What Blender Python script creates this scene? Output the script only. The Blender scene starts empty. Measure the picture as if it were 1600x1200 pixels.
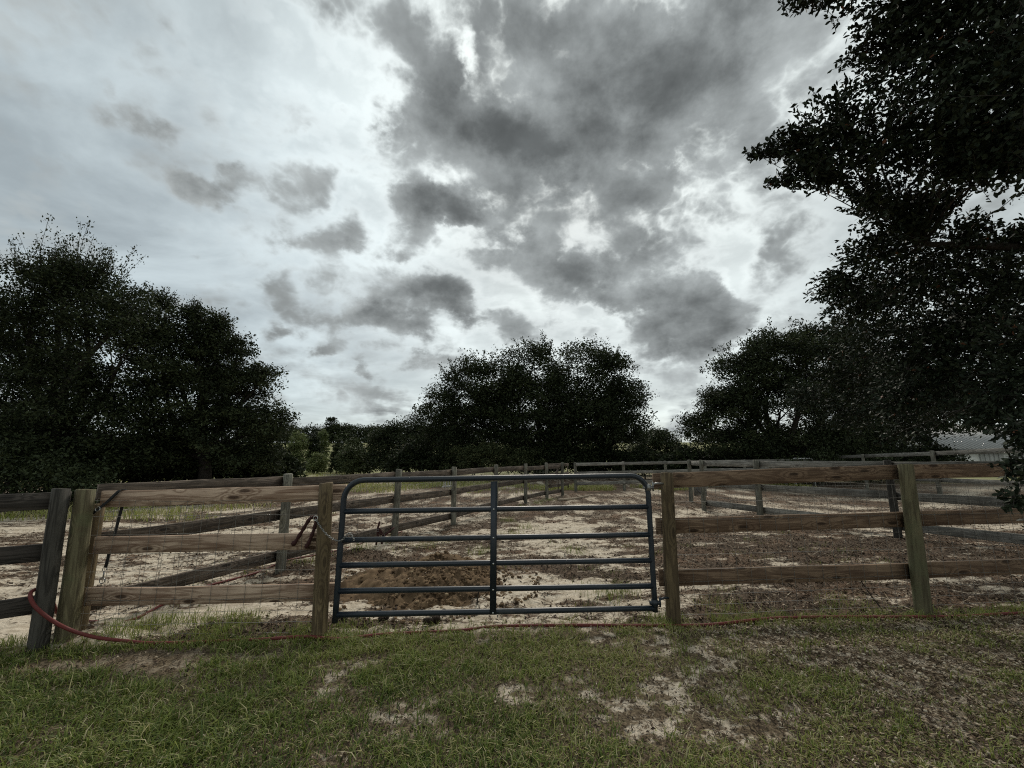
import bpy, math, random
import numpy as np
from mathutils import Vector, Matrix

random.seed(7)
RNG = np.random.default_rng(11)
R = math.radians
SC = bpy.context.scene
COL = SC.collection

# ------------------------------------------------------------------ camera
cam_d = bpy.data.cameras.new("camera")
cam_d.sensor_width = 36.0
cam_d.lens = 14.4
cam_d.clip_start = 0.05
cam_d.clip_end = 2000
cam = bpy.data.objects.new("camera", cam_d)
cam.location = (0, 0, 1.5)
cam.rotation_euler = (R(90 + 10.45), 0, 0)
COL.objects.link(cam)
SC.camera = cam

# ------------------------------------------------------------------ exposure
SC.view_settings.view_transform = 'Standard'
SC.view_settings.look = 'None'
SC.view_settings.gamma = 1.0
SC.view_settings.use_curve_mapping = False
SC.view_settings.exposure = 0.52
SC.render.engine = 'CYCLES'
SC.cycles.max_bounces = 5
SC.cycles.diffuse_bounces = 3
SC.cycles.glossy_bounces = 2
SC.cycles.use_denoising = False
SC.cycles.filter_width = 1.1
SC.cycles.sample_clamp_indirect = 4.0
SC.cycles.transparent_max_bounces = 4

SUN_EL, SUN_AZ = R(44), R(8)          # azimuth measured from +Y towards +X

# ------------------------------------------------------------------ node helpers
class NT:
    def __init__(s, tree):
        s.t = tree
        s.n = tree.nodes
    def add(s, typ, **kw):
        nd = s.n.new(typ)
        for k, v in kw.items():
            setattr(nd, k, v)
        return nd
    def put(s, sock, v):
        if isinstance(v, bpy.types.NodeSocket):
            s.t.links.new(v, sock)
        elif v is not None:
            sock.default_value = v
    def math(s, op, a, b=None, c=None, clamp=False):
        nd = s.add('ShaderNodeMath', operation=op, use_clamp=clamp)
        s.put(nd.inputs[0], a); s.put(nd.inputs[1], b)
        if c is not None: s.put(nd.inputs[2], c)
        return nd.outputs[0]
    def vec(s, op, a, b=None, c=None):
        nd = s.add('ShaderNodeVectorMath', operation=op)
        s.put(nd.inputs[0], a)
        if b is not None: s.put(nd.inputs[1], b)
        if c is not None: s.put(nd.inputs[2], c)
        return nd.outputs['Value'] if op in ('LENGTH', 'DOT_PRODUCT', 'DISTANCE') else nd.outputs[0]
    def rng(s, v, a, b, c=0.0, d=1.0, smooth=True):
        nd = s.add('ShaderNodeMapRange', interpolation_type='SMOOTHSTEP' if smooth else 'LINEAR')
        s.put(nd.inputs['Value'], v)
        for k, x in zip(('From Min', 'From Max', 'To Min', 'To Max'), (a, b, c, d)):
            s.put(nd.inputs[k], x)
        return nd.outputs[0]
    def noise(s, v, scale, detail=4, rough=0.5, dist=0.0, col=False):
        nd = s.add('ShaderNodeTexNoise')
        s.put(nd.inputs['Vector'], v)
        nd.inputs['Scale'].default_value = scale
        nd.inputs['Detail'].default_value = detail
        nd.inputs['Roughness'].default_value = rough
        nd.inputs['Distortion'].default_value = dist
        return nd.outputs['Color' if col else 'Fac']
    def mix(s, f, a, b, blend='MIX'):
        nd = s.add('ShaderNodeMix', data_type='RGBA', blend_type=blend)
        s.put(nd.inputs[0], f)
        s.put(nd.inputs[6], a if isinstance(a, bpy.types.NodeSocket) else (*a, 1))
        s.put(nd.inputs[7], b if isinstance(b, bpy.types.NodeSocket) else (*b, 1))
        return nd.outputs[2]
    def ramp(s, f, stops):
        nd = s.add('ShaderNodeValToRGB')
        s.put(nd.inputs[0], f)
        e = nd.color_ramp.elements
        while len(e) < len(stops): e.new(0.5)
        for el, (p, c) in zip(e, stops):
            el.position = p; el.color = (*c, 1)
        return nd.outputs[0]

# ------------------------------------------------------------------ sky
BANKS = [(0.136, 0.769, 0.625, 0.418, 0.291, 0.26), (0.342, 0.61, 0.715, 0.253, 0.117, 0.32), (0.294, 0.892, 0.344, 0.313, 0.128, 0.12), (-0.49, 0.702, 0.516, 0.217, 0.119, 0.1), (0.313, 0.59, 0.745, 0.161, 0.066, 0.42), (0.059, 0.62, 0.783, 0.132, 0.061, 0.3), (0.223, 0.675, 0.703, 0.143, 0.077, 0.4), (-0.053, 0.748, 0.661, 0.148, 0.068, 0.62), (-0.191, 0.702, 0.686, 0.069, 0.057, 0.42), (-0.136, 0.672, 0.728, 0.055, 0.055, 0.35), (0.082, 0.777, 0.624, 0.096, 0.058, 0.5), (-0.155, 0.812, 0.562, 0.14, 0.043, 0.62), (0.196, 0.731, 0.654, 0.12, 0.072, 0.35), (0.258, 0.779, 0.572, 0.114, 0.057, 0.36), (0.0, 0.874, 0.485, 0.123, 0.049, 0.58), (0.12, 0.894, 0.431, 0.124, 0.047, 0.55), (0.185, 0.828, 0.529, 0.081, 0.048, 0.3), (0.286, 0.848, 0.447, 0.103, 0.055, 0.36), (0.237, 0.893, 0.383, 0.13, 0.049, 0.42), (0.37, 0.862, 0.347, 0.122, 0.075, 0.58), (0.422, 0.868, 0.26, 0.1, 0.048, 0.62), (0.453, 0.837, 0.308, 0.051, 0.064, 0.4), (0.337, 0.906, 0.256, 0.085, 0.043, 0.4), (0.45, 0.659, 0.603, 0.082, 0.062, 0.32), (0.544, 0.701, 0.461, 0.064, 0.053, 0.3), (0.398, 0.615, 0.68, 0.087, 0.049, 0.3), (0.534, 0.759, 0.373, 0.057, 0.046, 0.2), (-0.166, 0.915, 0.368, 0.096, 0.056, 0.66), (-0.092, 0.94, 0.33, 0.061, 0.043, 0.5), (-0.353, 0.879, 0.32, 0.076, 0.044, 0.6), (-0.269, 0.918, 0.291, 0.109, 0.035, 0.52), (-0.47, 0.833, 0.292, 0.057, 0.031, 0.46), (-0.446, 0.865, 0.23, 0.059, 0.018, 0.45), (0.031, 0.951, 0.309, 0.077, 0.052, 0.5), (-0.213, 0.948, 0.237, 0.09, 0.018, 0.3), (-0.351, 0.915, 0.199, 0.085, 0.014, 0.3), (-0.597, 0.586, 0.548, 0.065, 0.035, 0.44), (-0.615, 0.552, 0.563, 0.032, 0.024, 0.3), (-0.559, 0.668, 0.491, 0.06, 0.03, 0.48), (-0.486, 0.691, 0.535, 0.043, 0.032, 0.38), (-0.449, 0.76, 0.471, 0.071, 0.033, 0.48), (-0.369, 0.804, 0.465, 0.038, 0.036, 0.52), (-0.588, 0.704, 0.399, 0.038, 0.025, 0.5), (-0.188, 0.623, 0.759, 0.051, 0.071, 0.3), (-0.259, 0.854, 0.45, 0.069, 0.028, 0.3), (-0.729, 0.572, 0.376, 0.047, 0.031, 0.2), (0.095, 0.855, 0.51, 0.062, 0.031, -0.8), (-0.094, 0.846, 0.524, 0.07, 0.022, -0.5), (0.464, 0.787, 0.408, 0.061, 0.051, -0.55), (0.316, 0.729, 0.607, 0.065, 0.028, -0.45), (-0.106, 0.642, 0.76, 0.021, 0.058, -0.35), (-0.013, 0.7, 0.714, 0.046, 0.028, -0.3), (0.112, 0.808, 0.578, 0.053, 0.027, -0.3), (0.196, 0.92, 0.339, 0.104, 0.036, -0.5), (0.325, 0.93, 0.172, 0.086, 0.029, -0.3), (0.242, 0.965, 0.101, 0.178, 0.045, -0.25), (-0.433, 0.645, 0.63, 0.182, 0.111, -0.22), (-0.307, 0.738, 0.601, 0.06, 0.107, -0.3), (-0.234, 0.87, 0.435, 0.071, 0.028, -0.3), (-0.287, 0.649, 0.704, 0.052, 0.094, -0.25), (-0.677, 0.599, 0.428, 0.068, 0.051, -0.15), (-0.325, 0.939, 0.113, 0.258, 0.036, -0.15)]
def build_world():
    w = bpy.data.worlds.new("World")
    SC.world = w
    w.use_nodes = True
    T = NT(w.node_tree)
    T.n.clear()
    out = T.add('ShaderNodeOutputWorld')
    bg = T.add('ShaderNodeBackground')
    T.t.links.new(bg.outputs[0], out.inputs[0])
    bg.inputs['Strength'].default_value = 0.1
    sky = T.add('ShaderNodeTexSky', sky_type='NISHITA', sun_disc=False, sun_elevation=SUN_EL, sun_rotation=SUN_AZ)
    tc = T.add('ShaderNodeTexCoord')
    d = tc.outputs['Generated']
    d = T.vec('NORMALIZE', d)
    sx = T.add('ShaderNodeSeparateXYZ'); T.put(sx.inputs[0], d)
    X, Y, Z = sx.outputs
    zc = T.math('ADD', T.math('MAXIMUM', Z, 0.0), 0.16)
    px = T.math('DIVIDE', X, zc); py = T.math('DIVIDE', Y, zc)
    cb = T.add('ShaderNodeCombineXYZ')
    T.put(cb.inputs[0], px); T.put(cb.inputs[1], py); T.put(cb.inputs[2], 0.37)
    P = cb.outputs[0]
    # cloud lumps are laid out on the dome itself; only low in the sky do they flatten into layers
    Q = T.vec('MULTIPLY', d, (1.0, 1.0, 1.35))
    wn = T.noise(Q, 3.2, 7, 0.60, col=True)
    wv = T.vec('MULTIPLY', T.vec('SUBTRACT', wn, (0.5, 0.5, 0.5)), (0.30, 0.30, 0.26))
    wd = T.vec('ADD', d, wv)
    acc = None
    for (x, y, z, rx, rz, wgt) in BANKS:
        sc = Vector((1 / rx, 1 / rz, 1 / rz)) / 1.4
        v = T.vec('MULTIPLY_ADD', wd, tuple(sc), (-x * sc.x, -y * sc.y, -z * sc.z))
        m = T.rng(T.vec('LENGTH', v), 1.0, 0.0, 0.0, wgt)
        acc = m if acc is None else T.math('ADD', acc, m)
    Qw = T.vec('ADD', Q, T.vec('MULTIPLY', T.vec('SUBTRACT', T.noise(Q, 9.0, 4, 0.55, col=True), (0.5, 0.5, 0.5)), (0.07, 0.07, 0.07)))
    bw = None
    for k, (s_, w_) in enumerate(((7.5, 1.0), (15.0, 0.55), (31.0, 0.30), (63.0, 0.16))):
        n_ = T.math('MULTIPLY', T.math('ABSOLUTE', T.math('SUBTRACT', T.noise(T.vec('ADD', Qw, (3.1 * k, 1.7 * k, 0.4)), s_, 0), 0.5)), 2.0 * w_)
        bw = n_ if bw is None else T.math('ADD', bw, n_)          # billows, mean about 0.5
    bil = T.noise(Q, 6.0, 9, 0.60, 0.15)
    big = T.noise(P, 1.6, 8, 0.58, 0.3)
    f = T.math('ADD', acc, T.math('MULTIPLY', T.math('SUBTRACT', big, 0.54), 1.3))
    f = T.math('ADD', f, T.math('MULTIPLY', T.math('SUBTRACT', bil, 0.5), 1.0))
    f = T.math('ADD', f, T.math('MULTIPLY', T.math('SUBTRACT', bw, 0.48), 0.55))
    f = T.math('ADD', f, T.rng(Z, 0.30, 0.02, 0.0, 0.04))
    # high thin layer behind: soft streaks, a little blue where it is thin
    veil = T.noise(T.vec('MULTIPLY', P, (0.75, 1.0, 1.0)), 1.9, 8, 0.56, 0.4)
    sundir = Vector((math.sin(SUN_AZ) * math.cos(SUN_EL), math.cos(SUN_AZ) * math.cos(SUN_EL), math.sin(SUN_EL)))
    glow = T.rng(T.vec('DOT_PRODUCT', d, tuple(sundir)), 0.66, 1.0, 0.0, 1.0)
    veilb = T.math('ADD', T.math('ADD', T.rng(veil, 0.30, 0.70, 2.75, 5.1), T.rng(Z, 0.34, 0.06, 0.0, 1.0)), T.math('MULTIPLY', glow, 1.5))
    tint = T.mix(T.rng(X, -0.75, 0.1), (0.87, 0.99, 1.01), (0.94, 1.02, 0.98))
    vs = T.add('ShaderNodeVectorMath', operation='SCALE'); T.put(vs.inputs[0], tint); T.put(vs.inputs['Scale'], veilb)
    high = T.mix(0.10, vs.outputs[0], sky.outputs[0])
    # bright rims of the low clouds, then their grey bodies getting darker with thickness
    rim = T.math('MULTIPLY', T.rng(f, -0.40, 0.0), T.rng(f, 0.22, 0.0))
    rima = T.math('MULTIPLY', rim, T.math('MULTIPLY', glow, 1.3))
    rimc = T.add('ShaderNodeVectorMath', operation='SCALE'); T.put(rimc.inputs[0], (1.0, 1.04, 1.02)); T.put(rimc.inputs['Scale'], rima)
    highr = T.vec('ADD', high, rimc.outputs[0])
    fs = T.math('SUBTRACT', T.math('ADD', f, 0.12), T.math('MULTIPLY', T.math('SUBTRACT', bw, 0.48), 0.8))
    fs = T.math('ADD', fs, T.math('MULTIPLY', T.math('SUBTRACT', wn, 0.5) if False else T.math('SUBTRACT', bil, 0.5), 0.5))
    body = T.mix(T.rng(fs, -0.05, 1.15), (3.1, 3.36, 3.39), (0.76, 0.83, 0.845))
    soft = T.add('ShaderNodeVectorMath', operation='SCALE'); T.put(soft.inputs[0], body)
    T.put(soft.inputs['Scale'], T.math('ADD', T.rng(T.noise(Q, 4.2, 8, 0.58, 0.2), 0.30, 0.70, 0.80, 1.24), T.math('MULTIPLY', T.math('SUBTRACT', 0.48, bw), 0.35)))
    col = T.mix(T.rng(f, -0.20, 0.30), highr, soft.outputs[0])
    # below the horizon: dull ground colour
    col = T.mix(T.rng(Z, -0.02, 0.01), (0.9, 0.85, 0.75), col)
    T.put(bg.inputs['Color'], col)
    w.cycles.sampling_method = 'MANUAL'
    w.cycles.sample_map_resolution = 512
build_world()

sun_d = bpy.data.lights.new("sun", 'SUN')
sun_d.energy = 1.5
sun_d.angle = R(14)
sun_d.color = (1.0, 0.93, 0.82)
sun = bpy.data.objects.new("sun", sun_d)
sun.rotation_euler = (R(90) - SUN_EL, 0, math.pi - SUN_AZ)
COL.objects.link(sun)

# ------------------------------------------------------------------ object helpers
def link(o, parent=None, base=None):
    COL.objects.link(o)
    if parent is not None:
        o.parent = parent
    return o

def mesh_np(name, V, F, mat=None, smooth=False, attrs=None):
    """V (n,3); F list of (m,k) arrays."""
    if not isinstance(F, (list, tuple)): F = [F]
    me = bpy.data.meshes.new(name)
    V = np.asarray(V, dtype=np.float32)
    me.vertices.add(len(V))
    me.vertices.foreach_set('co', V.ravel())
    F = [np.asarray(f, dtype=np.int32) for f in F if len(f)]
    loops = np.concatenate([f.ravel() for f in F])
    cnt = np.concatenate([np.full(len(f), f.shape[1], np.int32) for f in F])
    start = np.concatenate([[0], np.cumsum(cnt)[:-1]]).astype(np.int32)
    me.loops.add(len(loops)); me.loops.foreach_set('vertex_index', loops)
    me.polygons.add(len(cnt)); me.polygons.foreach_set('loop_start', start)
    if smooth:
        me.polygons.foreach_set('use_smooth', np.ones(len(cnt), dtype=bool))
    me.update(calc_edges=True)
    for k, a in (attrs or {}).items():
        at = me.attributes.new(k, 'FLOAT', 'POINT')
        at.data.foreach_set('value', np.asarray(a, dtype=np.float32))
    if mat: me.materials.append(mat)
    return me

def obj(name, me, parent=None, loc=None, mat4=None):
    o = bpy.data.objects.new(name, me)
    link(o)
    M = mat4 if mat4 is not None else Matrix.Translation(Vector(loc or (0, 0, 0)))
    if parent is not None:
        o.parent = parent
        PM = parent.matrix_basis.copy(); q = parent.parent
        while q is not None:
            PM = q.matrix_basis @ PM; q = q.parent
        M = PM.inverted() @ M
    o.matrix_basis = M
    return o

def tag(o, label=None, cat=None, group=None, kind=None):
    if label: o['label'] = label
    if cat: o['category'] = cat
    if group: o['group'] = group
    if kind: o['kind'] = kind
    return o

def thing(name, label, cat, loc=(0, 0, 0), group=None):
    o = bpy.data.objects.new(name, None)
    o.empty_display_size = 0.2
    link(o); o.location = loc
    return tag(o, label, cat, group)

def frame_for(dirv, up=Vector((0, 0, 1))):
    d = Vector(dirv).normalized()
    if abs(d.dot(up)) > 0.98: up = Vector((0, 1, 0))
    y = up.cross(d).normalized(); z = d.cross(y)
    return Matrix((d, y, z)).transposed()

def tube_np(pts, radii, sides=8, caps=True):
    pts = [Vector(p) for p in pts]
    n = len(pts)
    if not hasattr(radii, '__len__'): radii = [radii] * n
    V = []; prev = None
    for i, p in enumerate(pts):
        t = (pts[min(i + 1, n - 1)] - pts[max(i - 1, 0)]).normalized()
        if prev is None:
            a = Vector((0, 0, 1)) if abs(t.z) < 0.9 else Vector((1, 0, 0))
            u = t.cross(a).normalized()
        else:
            u = (prev - t * prev.dot(t)).normalized()
        prev = u
        v = t.cross(u)
        for k in range(sides):
            a = 2 * math.pi * k / sides
            V.append(p + (u * math.cos(a) + v * math.sin(a)) * radii[i])
    V = np.array([tuple(v) for v in V])
    k = np.arange(sides); k2 = (k + 1) % sides
    Q = []
    for i in range(n - 1):
        Q.append(np.stack([i * sides + k, i * sides + k2, (i + 1) * sides + k2, (i + 1) * sides + k], 1))
    Q = np.concatenate(Q)
    if caps:
        V = np.concatenate([V, [tuple(pts[0]), tuple(pts[-1])]])
        c0, c1 = len(V) - 2, len(V) - 1
        T = np.concatenate([np.stack([k2, k, np.full(sides, c0)], 1),
                            np.stack([(n - 1) * sides + k, (n - 1) * sides + k2, np.full(sides, c1)], 1)])
        return V, [Q, T]
    return V, [Q]

class Acc:
    """collects several pieces into one mesh"""
    def __init__(s): s.V = []; s.F = {}; s.n = 0
    def add(s, V, Fs):
        V = np.asarray(V, dtype=float)
        if not isinstance(Fs, (list, tuple)): Fs = [Fs]
        for f in Fs:
            f = np.asarray(f)
            if len(f): s.F.setdefault(f.shape[1], []).append(f + s.n)
        s.V.append(V); s.n += len(V)
    def mesh(s, name, mat, smooth=False):
        return mesh_np(name, np.concatenate(s.V), [np.concatenate(f) for f in s.F.values()], mat, smooth)

def bezier(pts, n):
    """Catmull-Rom through pts"""
    P = [Vector(p) for p in pts]
    P = [P[0] * 2 - P[1]] + P + [P[-1] * 2 - P[-2]]
    out = []
    seg = len(P) - 3
    for i in range(n + 1):
        x = i / n * seg; k = min(int(x), seg - 1); t = x - k
        a, b, c, d = P[k:k + 4]
        out.append(0.5 * ((2 * b) + (c - a) * t + (2 * a - 5 * b + 4 * c - d) * t * t + (3 * b - a - 3 * c + d) * t ** 3))
    return out

# numpy value noise
def _h(ix, iy, s):
    n = (ix * 374761393 + iy * 668265263 + s * 1442695041) & 0xFFFFFFFF
    n = ((n ^ (n >> 13)) * 1274126177) & 0xFFFFFFFF
    return ((n ^ (n >> 16)) & 0xFFFF) / 65535.0
def vnoise(x, y, s=0):
    x = np.asarray(x, float); y = np.asarray(y, float)
    ix = np.floor(x).astype(np.int64); iy = np.floor(y).astype(np.int64)
    fx = x - ix; fy = y - iy
    fx = fx * fx * (3 - 2 * fx); fy = fy * fy * (3 - 2 * fy)
    return ((_h(ix, iy, s) * (1 - fx) + _h(ix + 1, iy, s) * fx) * (1 - fy)
            + (_h(ix, iy + 1, s) * (1 - fx) + _h(ix + 1, iy + 1, s) * fx) * fy)
def fbm(x, y, s=0, o=4, g=0.5):
    a, t, n = 1.0, 0.0, 0.0
    for i in range(o):
        t = t + a * vnoise(x * 2 ** i, y * 2 ** i, s + i * 17); n += a; a *= g
    return t / n
def sst(a, b, x):
    t = np.clip((x - a) / (b - a), 0, 1)
    return t * t * (3 - 2 * t)

# ------------------------------------------------------------------ materials
def new_mat(name):
    m = bpy.data.materials.new(name)
    m.use_nodes = True
    T = NT(m.node_tree)
    b = T.n['Principled BSDF']
    return m, T, b
def bump(T, b, h, strength=0.4, dist=0.01):
    nd = T.add('ShaderNodeBump')
    nd.inputs['Strength'].default_value = strength
    nd.inputs['Distance'].default_value = dist
    T.put(nd.inputs['Height'], h)
    T.put(b.inputs['Normal'], nd.outputs[0])

def wood_mat(name, c_light, c_dark, c_grain, axis='X', knots=0.5, rough=0.85, moss=None):
    m, T, b = new_mat(name)
    tc = T.add('ShaderNodeTexCoord'); oi = T.add('ShaderNodeObjectInfo')
    off = T.add('ShaderNodeVectorMath', operation='SCALE')
    T.put(off.inputs[0], (37.0, 19.0, 53.0)); T.put(off.inputs['Scale'], oi.outputs['Random'])
    p = T.vec('ADD', tc.outputs['Object'], off.outputs[0])
    st = (1.1, 9.0, 9.0) if axis == 'X' else (9.0, 9.0, 1.1)
    fine = (2.5, 60.0, 60.0) if axis == 'X' else (60.0, 60.0, 2.5)
    sp = T.add('ShaderNodeSeparateXYZ'); T.put(sp.inputs[0], p)
    cbn = T.add('ShaderNodeCombineXYZ')
    if axis == 'X':
        T.put(cbn.inputs[0], T.math('MULTIPLY', sp.outputs[0], 2.3)); T.put(cbn.inputs[1], T.math('MULTIPLY', sp.outputs[2], 7.5))
    else:
        T.put(cbn.inputs[0], T.math('MULTIPLY', T.math('ADD', sp.outputs[0], T.math('MULTIPLY', sp.outputs[1], 0.6)), 8.0)); T.put(cbn.inputs[1], T.math('MULTIPLY', sp.outputs[2], 2.4))
    vo = T.add('ShaderNodeTexVoronoi', voronoi_dimensions='2D'); T.put(vo.inputs['Vector'], cbn.outputs[0]); vo.inputs['Scale'].default_value = 1.0
    vc = T.add('ShaderNodeSeparateColor'); T.put(vc.inputs[0], vo.outputs['Color'])
    dk = T.math('ADD', vo.outputs['Distance'], T.rng(vc.outputs[0], 0.45, 0.55, 1.0, 0.0))
    kmask = T.rng(dk, 0.15, 0.08, 0.0, knots)
    swirl = T.math('MULTIPLY', T.rng(dk, 0.45, 0.05), 0.9)
    g1 = T.noise(T.vec('MULTIPLY', p, st), 1.0, 4, 0.55, 0.6)
    ringv = T.math('ADD', T.math('MULTIPLY', g1, 9.0), T.math('MULTIPLY', swirl, 5.0))
    ring = T.math('ADD', T.math('MULTIPLY', T.math('SINE', T.math('MULTIPLY', ringv, 3.1)), 0.5), 0.5)
    g2 = T.noise(T.vec('MULTIPLY', p, fine), 1.0, 3, 0.6)
    blotch = T.noise(p, 2.2, 4, 0.6)
    c = T.mix(T.rng(blotch, 0.32, 0.68), c_dark, c_light)
    c = T.mix(T.math('MULTIPLY', T.rng(ring, 0.40, 1.0), 0.62), c, c_grain)
    c = T.mix(T.math('MULTIPLY', T.rng(g2, 0.48, 0.66), 0.75), c, c_grain)
    c = T.mix(kmask, c, tuple(x * 0.35 for x in c_grain))
    if moss:
        c = T.mix(T.math('MULTIPLY', T.rng(T.noise(p, 3.1, 5, 0.65), 0.45, 0.65), 0.7), c, moss)
    v = T.math('ADD', T.math('MULTIPLY', oi.outputs['Random'], 0.35), 0.82)
    sc = T.add('ShaderNodeVectorMath', operation='SCALE'); T.put(sc.inputs[0], c); T.put(sc.inputs['Scale'], v)
    T.put(b.inputs['Base Color'], sc.outputs[0])
    b.inputs['Roughness'].default_value = rough
    b.inputs['Specular IOR Level'].default_value = 0.25
    bump(T, b, T.math('ADD', g2, T.math('MULTIPLY', ring, 0.5)), 0.8, 0.006)
    return m

def plain_mat(name, col, rough=0.5, metal=0.0, var=0.25, scale=20.0, spec=0.4, bmp=0.0):
    m, T, b = new_mat(name)
    tc = T.add('ShaderNodeTexCoord')
    n = T.noise(tc.outputs['Object'], scale, 5, 0.6)
    c = T.mix(n, tuple(x * (1 - var) for x in col), tuple(min(1, x * (1 + var)) for x in col))
    T.put(b.inputs['Base Color'], c)
    T.put(b.inputs['Roughness'], T.rng(n, 0.3, 0.7, max(0.05, rough - 0.12), min(1, rough + 0.12)))
    b.inputs['Metallic'].default_value = metal
    b.inputs['Specular IOR Level'].default_value = spec
    if bmp: bump(T, b, n, bmp, 0.01)
    return m

def tone_mat(name, stops, rough=0.6, spec=0.3, trans=0.0):
    """colour from the per-vertex natural variation 'tone'"""
    m, T, b = new_mat(name)
    at = T.add('ShaderNodeAttribute', attribute_name='tone')
    c = T.ramp(at.outputs['Fac'], stops)
    T.put(b.inputs['Base Color'], c)
    b.inputs['Roughness'].default_value = rough
    b.inputs['Specular IOR Level'].default_value = spec
    if trans:
        out = T.n['Material Output']
        tr = T.add('ShaderNodeBsdfTranslucent'); T.put(tr.inputs[0], c)
        mx = T.add('ShaderNodeMixShader'); mx.inputs[0].default_value = trans
        T.t.links.new(b.outputs[0], mx.inputs[1]); T.t.links.new(tr.outputs[0], mx.inputs[2])
        T.t.links.new(mx.outputs[0], out.inputs[0])
    return m

M = {}
M['pine_left'] = wood_mat('fresh_pine', (0.52, 0.39, 0.285), (0.40, 0.29, 0.21), (0.16, 0.092, 0.058), 'X', 0.9)
M['pine_right'] = wood_mat('treated_pine', (0.26, 0.178, 0.115), (0.185, 0.122, 0.078), (0.08, 0.047, 0.029), 'X', 0.8)
M['old_board'] = wood_mat('weathered_board', (0.195, 0.155, 0.122), (0.105, 0.082, 0.064), (0.045, 0.036, 0.029), 'X', 0.7)
M['grey_board'] = wood_mat('silvered_board', (0.30, 0.285, 0.255), (0.19, 0.18, 0.155), (0.09, 0.085, 0.075), 'X', 0.6)
M['dark_board'] = wood_mat('blackened_board', (0.10, 0.085, 0.072), (0.055, 0.047, 0.041), (0.025, 0.022, 0.019), 'X', 0.5)
M['post_green'] = wood_mat('treated_post', (0.215, 0.185, 0.105), (0.145, 0.13, 0.075), (0.075, 0.06, 0.035), 'Z', 0.5, moss=(0.13, 0.135, 0.07))
M['post_brown'] = wood_mat('brown_post', (0.21, 0.155, 0.085), (0.135, 0.10, 0.055), (0.06, 0.042, 0.025), 'Z', 0.5)
M['post_old'] = wood_mat('old_post', (0.085, 0.078, 0.066), (0.048, 0.045, 0.038), (0.022, 0.020, 0.017), 'Z', 0.5)
M['post_grey'] = wood_mat('grey_post', (0.22, 0.21, 0.165), (0.13, 0.125, 0.10), (0.06, 0.055, 0.045), 'Z', 0.4)
def gate_mat():
    m, T, b = new_mat('gate_paint')
    tc = T.add('ShaderNodeTexCoord'); P = tc.outputs['Object']
    n1 = T.noise(P, 3.0, 5, 0.6); n2 = T.noise(P, 38.0, 5, 0.65); n3 = T.noise(T.vec('MULTIPLY', P, (6, 6, 30)), 1.0, 4, 0.6)
    c = T.mix(n1, (0.010, 0.016, 0.024), (0.017, 0.025, 0.034))
    dust = T.math('MULTIPLY', T.rng(T.math('ADD', n1, T.math('MULTIPLY', n2, 0.6)), 0.84, 1.08), 0.32)
    c = T.mix(dust, c, (0.12, 0.105, 0.085))
    chip = T.rng(n2, 0.69, 0.73)
    c = T.mix(T.math('MULTIPLY', chip, 0.8), c, (0.09, 0.055, 0.035))
    T.put(b.inputs['Base Color'], c)
    T.put(b.inputs['Roughness'], T.rng(T.math('ADD', n1, dust), 0.3, 1.0, 0.34, 0.75))
    bump(T, b, n2, 0.15, 0.002)
    return m
M['gate'] = gate_mat()
M['wire'] = plain_mat('galvanised_wire', (0.20, 0.19, 0.17), 0.55, 0.3, 0.3, 30)
M['steel'] = plain_mat('bright_steel', (0.55, 0.55, 0.53), 0.3, 0.9, 0.2, 60)
M['chain'] = plain_mat('dull_chain', (0.26, 0.26, 0.25), 0.4, 0.7, 0.3, 60)
M['strap'] = plain_mat('black_strap', (0.012, 0.012, 0.013), 0.7, 0, 0.3, 60)
M['hose'] = plain_mat('red_hose', (0.135, 0.026, 0.022), 0.7, 0, 0.35, 12)
M['maroon'] = plain_mat('maroon_rope', (0.045, 0.013, 0.011), 0.8, 0, 0.4, 90, bmp=0.5)
M['bark'] = plain_mat('oak_bark', (0.045, 0.04, 0.035), 0.95, 0, 0.45, 14, 0.1, 0.8)
M['white'] = plain_mat('white_paint', (0.72, 0.72, 0.70), 0.5, 0, 0.1, 6)
M['tin'] = plain_mat('ribbed_tin', (0.36, 0.36, 0.35), 0.6, 0.0, 0.12, 0.8)
M['tin_dark'] = plain_mat('dark_trim', (0.10, 0.10, 0.10), 0.6, 0, 0.2, 4)
M['plastic_grey'] = plain_mat('pale_plastic', (0.55, 0.56, 0.56), 0.5, 0, 0.15, 8)
M['stick'] = plain_mat('dead_stick', (0.30, 0.25, 0.19), 0.9, 0, 0.35, 30, 0.1)
OAK = [(0.0, (0.012, 0.016, 0.009)), (0.5, (0.033, 0.044, 0.020)), (0.85, (0.060, 0.074, 0.032)), (1.0, (0.095, 0.10, 0.045))]
M['oak_leaf'] = tone_mat('oak_leaf', OAK, 0.7, 0.12, 0.15)
M['near_leaf'] = tone_mat('near_leaf', [(0.0, (0.012, 0.018, 0.010)), (0.6, (0.024, 0.034, 0.018)), (0.96, (0.036, 0.046, 0.024)), (0.99, (0.12, 0.05, 0.025)), (1.0, (0.13, 0.055, 0.028))], 0.6, 0.14)
M['light_leaf'] = tone_mat('light_leaf', [(0.0, (0.06, 0.08, 0.028)), (0.5, (0.12, 0.15, 0.055)), (1.0, (0.20, 0.22, 0.09))], 0.6, 0.2, 0.2)
M['mid_leaf'] = tone_mat('mid_leaf', [(0.0, (0.02, 0.028, 0.012)), (0.5, (0.045, 0.060, 0.024)), (1.0, (0.08, 0.094, 0.036))], 0.6, 0.2)
M['grass'] = tone_mat('grass_blade', [(0.0, (0.060, 0.095, 0.018)), (0.35, (0.155, 0.200, 0.038)), (0.7, (0.28, 0.30, 0.078)), (0.86, (0.35, 0.32, 0.135)), (1.0, (0.50, 0.44, 0.27))], 0.55, 0.25, 0.25)
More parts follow.
